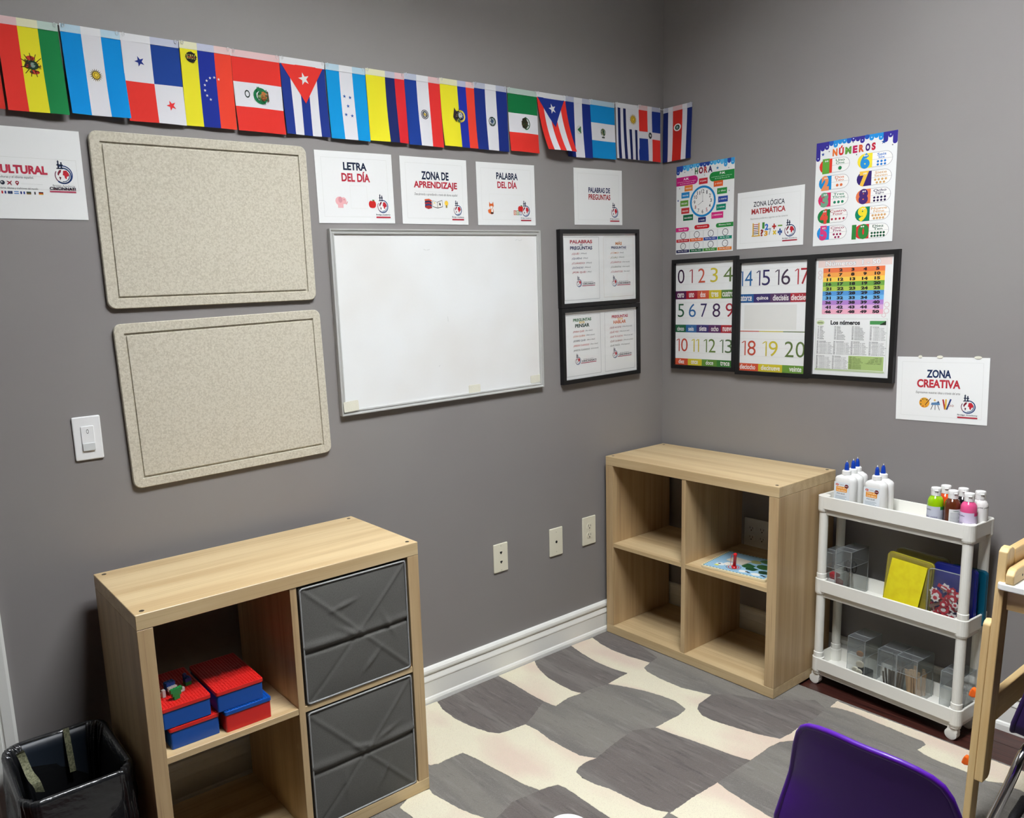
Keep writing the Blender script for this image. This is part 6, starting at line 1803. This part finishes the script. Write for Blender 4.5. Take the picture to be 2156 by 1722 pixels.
# ------------------------------------------------------------------ purple school chairs
PURP = mat('purple_shell', (82, 26, 150), 0.34, spec=0.35, bump=(700, 0.05, 0.0006))
CHROME = mat('chrome', (210, 210, 212), 0.12, metal=1.0)
GLIDE = mat('glide_grey', (70, 70, 72), 0.5)
def make_chair(label):
    t = thing('school_chair', label, 'chair', group='purple school chairs')
    # side profile (y forward, z up), s from back top to seat front
    prof = [(-0.2055, 0.6510), (-0.205, 0.6490), (-0.204, 0.6440), (-0.2025, 0.6360), (-0.2005, 0.6240), (-0.198, 0.604), (-0.193, 0.572), (-0.181, 0.495), (-0.170, 0.42), (-0.160, 0.375), (-0.145, 0.350), (-0.115, 0.338), (-0.03, 0.333), (0.06, 0.333), (0.13, 0.339), (0.17, 0.337), (0.19, 0.325)]
    hw = [0.040, 0.065, 0.090, 0.112, 0.128, 0.140, 0.150, 0.167, 0.184, 0.194, 0.198, 0.196, 0.194, 0.192, 0.190, 0.182, 0.165]
    nu = 24
    # refine the profile
    P, Wd = [], []
    for i in range(len(prof) - 1):
        for k in range(4):
            f = k / 4
            P.append((prof[i][0] * (1 - f) + prof[i + 1][0] * f, prof[i][1] * (1 - f) + prof[i + 1][1] * f))
            Wd.append(hw[i] * (1 - f) + hw[i + 1] * f)
    P.append(prof[-1]); Wd.append(hw[-1])
    n = len(P)
    vs = []
    for j in range(n):
        y, z = P[j]
        s = j / (n - 1)
        back = max(0.0, min(1.0, (z - 0.35) / 0.15)) if y < -0.1 else 0.0
        for i in range(nu + 1):
            u = 2 * i / nu - 1
            x = u * Wd[j]
            arch = 0.0
            vs.append((x, y + back * 0.036 * (x / 0.17) ** 2, z + arch + (1 - back) * 0.010 * u * u))
    fs = [(j * (nu + 1) + i, j * (nu + 1) + i + 1, (j + 1) * (nu + 1) + i + 1, (j + 1) * (nu + 1) + i) for j in range(n - 1) for i in range(nu)]
    o = part('shell', MB().add(vs, fs), PURP, t, smooth=True)
    so = o.modifiers.new('solid', 'SOLIDIFY')
    so.thickness = 0.006
    so.offset = 0
    sb = o.modifiers.new('soft', 'SUBSURF')
    sb.levels = 1
    sb.render_levels = 1
    # rolled rim of the backrest
    rim = [vs[(nu + 1) * j] for j in range(n - 1, -1, -1)] + [vs[i] for i in range(1, nu)] + [vs[(nu + 1) * j + nu] for j in range(n)]
    part('rolled_rim', MB().tube(rim, 0.0062, 8), PURP, t, smooth=True)
    for s in (-1, 1):
        x = s * 0.168
        pts = [(x * 1.40, -0.265, 0.014), (x * 1.06, -0.190, 0.25), (x * 1.02, -0.172, 0.298), (x, -0.150, 0.315), (x, -0.115, 0.321), (x, 0.08, 0.321), (x, 0.115, 0.315), (x * 1.01, 0.135, 0.292), (x * 1.04, 0.150, 0.24), (x * 1.22, 0.195, 0.014)]
        sm = []
        for i in range(len(pts) - 1):
            a, b = Vector(pts[i]), Vector(pts[i + 1])
            for k in range(3):
                sm.append(a.lerp(b, k / 3))
        sm.append(Vector(pts[-1]))
        for _ in range(2):
            sm = [sm[0]] + [(sm[i - 1] + sm[i] * 2 + sm[i + 1]) / 4 for i in range(1, len(sm) - 1)] + [sm[-1]]
        part('leg_frame', MB().tube(sm, 0.0112, 14), CHROME, t, smooth=True)
        for q in (pts[0], pts[-1]):
            part('foot_glide', MB().lathe([(0.013, 0.0), (0.0145, 0.004), (0.0135, 0.022)], 14, (q[0], q[1], 0.0005)), GLIDE, t)
    for y in (-0.10, 0.07):
        part('cross_bar', MB().tube([(-0.168, y, 0.319), (0.168, y, 0.319)], 0.0095, 10), CHROME, t)
    return t
ch1 = make_chair('purple plastic school chair in the front, seen from behind')
ch1.location = (-1.3250, -1.6720, RUGZ + 0.0014)
ch1.rotation_euler = (0, 0, -PI / 2)
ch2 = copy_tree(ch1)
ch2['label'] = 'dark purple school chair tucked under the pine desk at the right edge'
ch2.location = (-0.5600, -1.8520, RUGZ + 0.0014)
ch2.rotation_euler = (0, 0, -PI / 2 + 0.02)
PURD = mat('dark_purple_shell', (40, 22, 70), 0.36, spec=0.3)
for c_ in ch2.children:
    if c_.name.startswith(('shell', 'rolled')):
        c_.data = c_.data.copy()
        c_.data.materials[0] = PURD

# ------------------------------------------------------------------ small things on the rug
bowl = part('bowl', MB().lathe([(0.030, 0.0), (0.034, 0.002), (0.050, 0.022), (0.056, 0.040), (0.0575, 0.042), (0.056, 0.0425), (0.052, 0.038), (0.046, 0.022), (0.030, 0.006), (0.001, 0.005)], 36), mat('bowl_white', (240, 240, 238), 0.3), smooth=True)
bowl.location = (-1.5093, -0.8896, RUGZ + 0.0005)
tag(bowl, 'white round rim of a small bowl at the bottom edge', 'bowl')
ropepts = [(-0.5800, -1.6300 + 0.0, RUGZ + 0.012), (-0.5114, -1.6200, RUGZ + 0.012), (-0.4500, -1.6160, RUGZ + 0.0125), (-0.4050, -1.6120, RUGZ + 0.0125)]
rp = []
for i in range(len(ropepts) - 1):
    a, b = Vector(ropepts[i]), Vector(ropepts[i + 1])
    for k in range(12):
        rp.append(a.lerp(b, k / 12))
rope = part('black_strap', MB().tube(rp, [0.0095 + 0.0018 * (k % 2) for k in range(len(rp))], 9), mat('black_webbing', (24, 25, 30), 0.7, bump=(200, 0.6, 0.003)), smooth=True)
tag(rope, 'black braided strap lying on the rug under the desk', 'strap')

# ------------------------------------------------------------------ lay all print on its sheets, then copy the glue bottles
build_prints()
for i, (x, y, lab) in enumerate(GLUES):
    g = glue0 if i == 0 else copy_tree(glue0)
    g.location = (x, y, TRAYZ)
    g.scale = (1.13, 1.13, 1.10)
    g.rotation_euler = (0, 0, -PI / 2 - 0.02 - 0.05 * (i % 2))
    g['label'] = lab
bpy.context.view_layer.update()
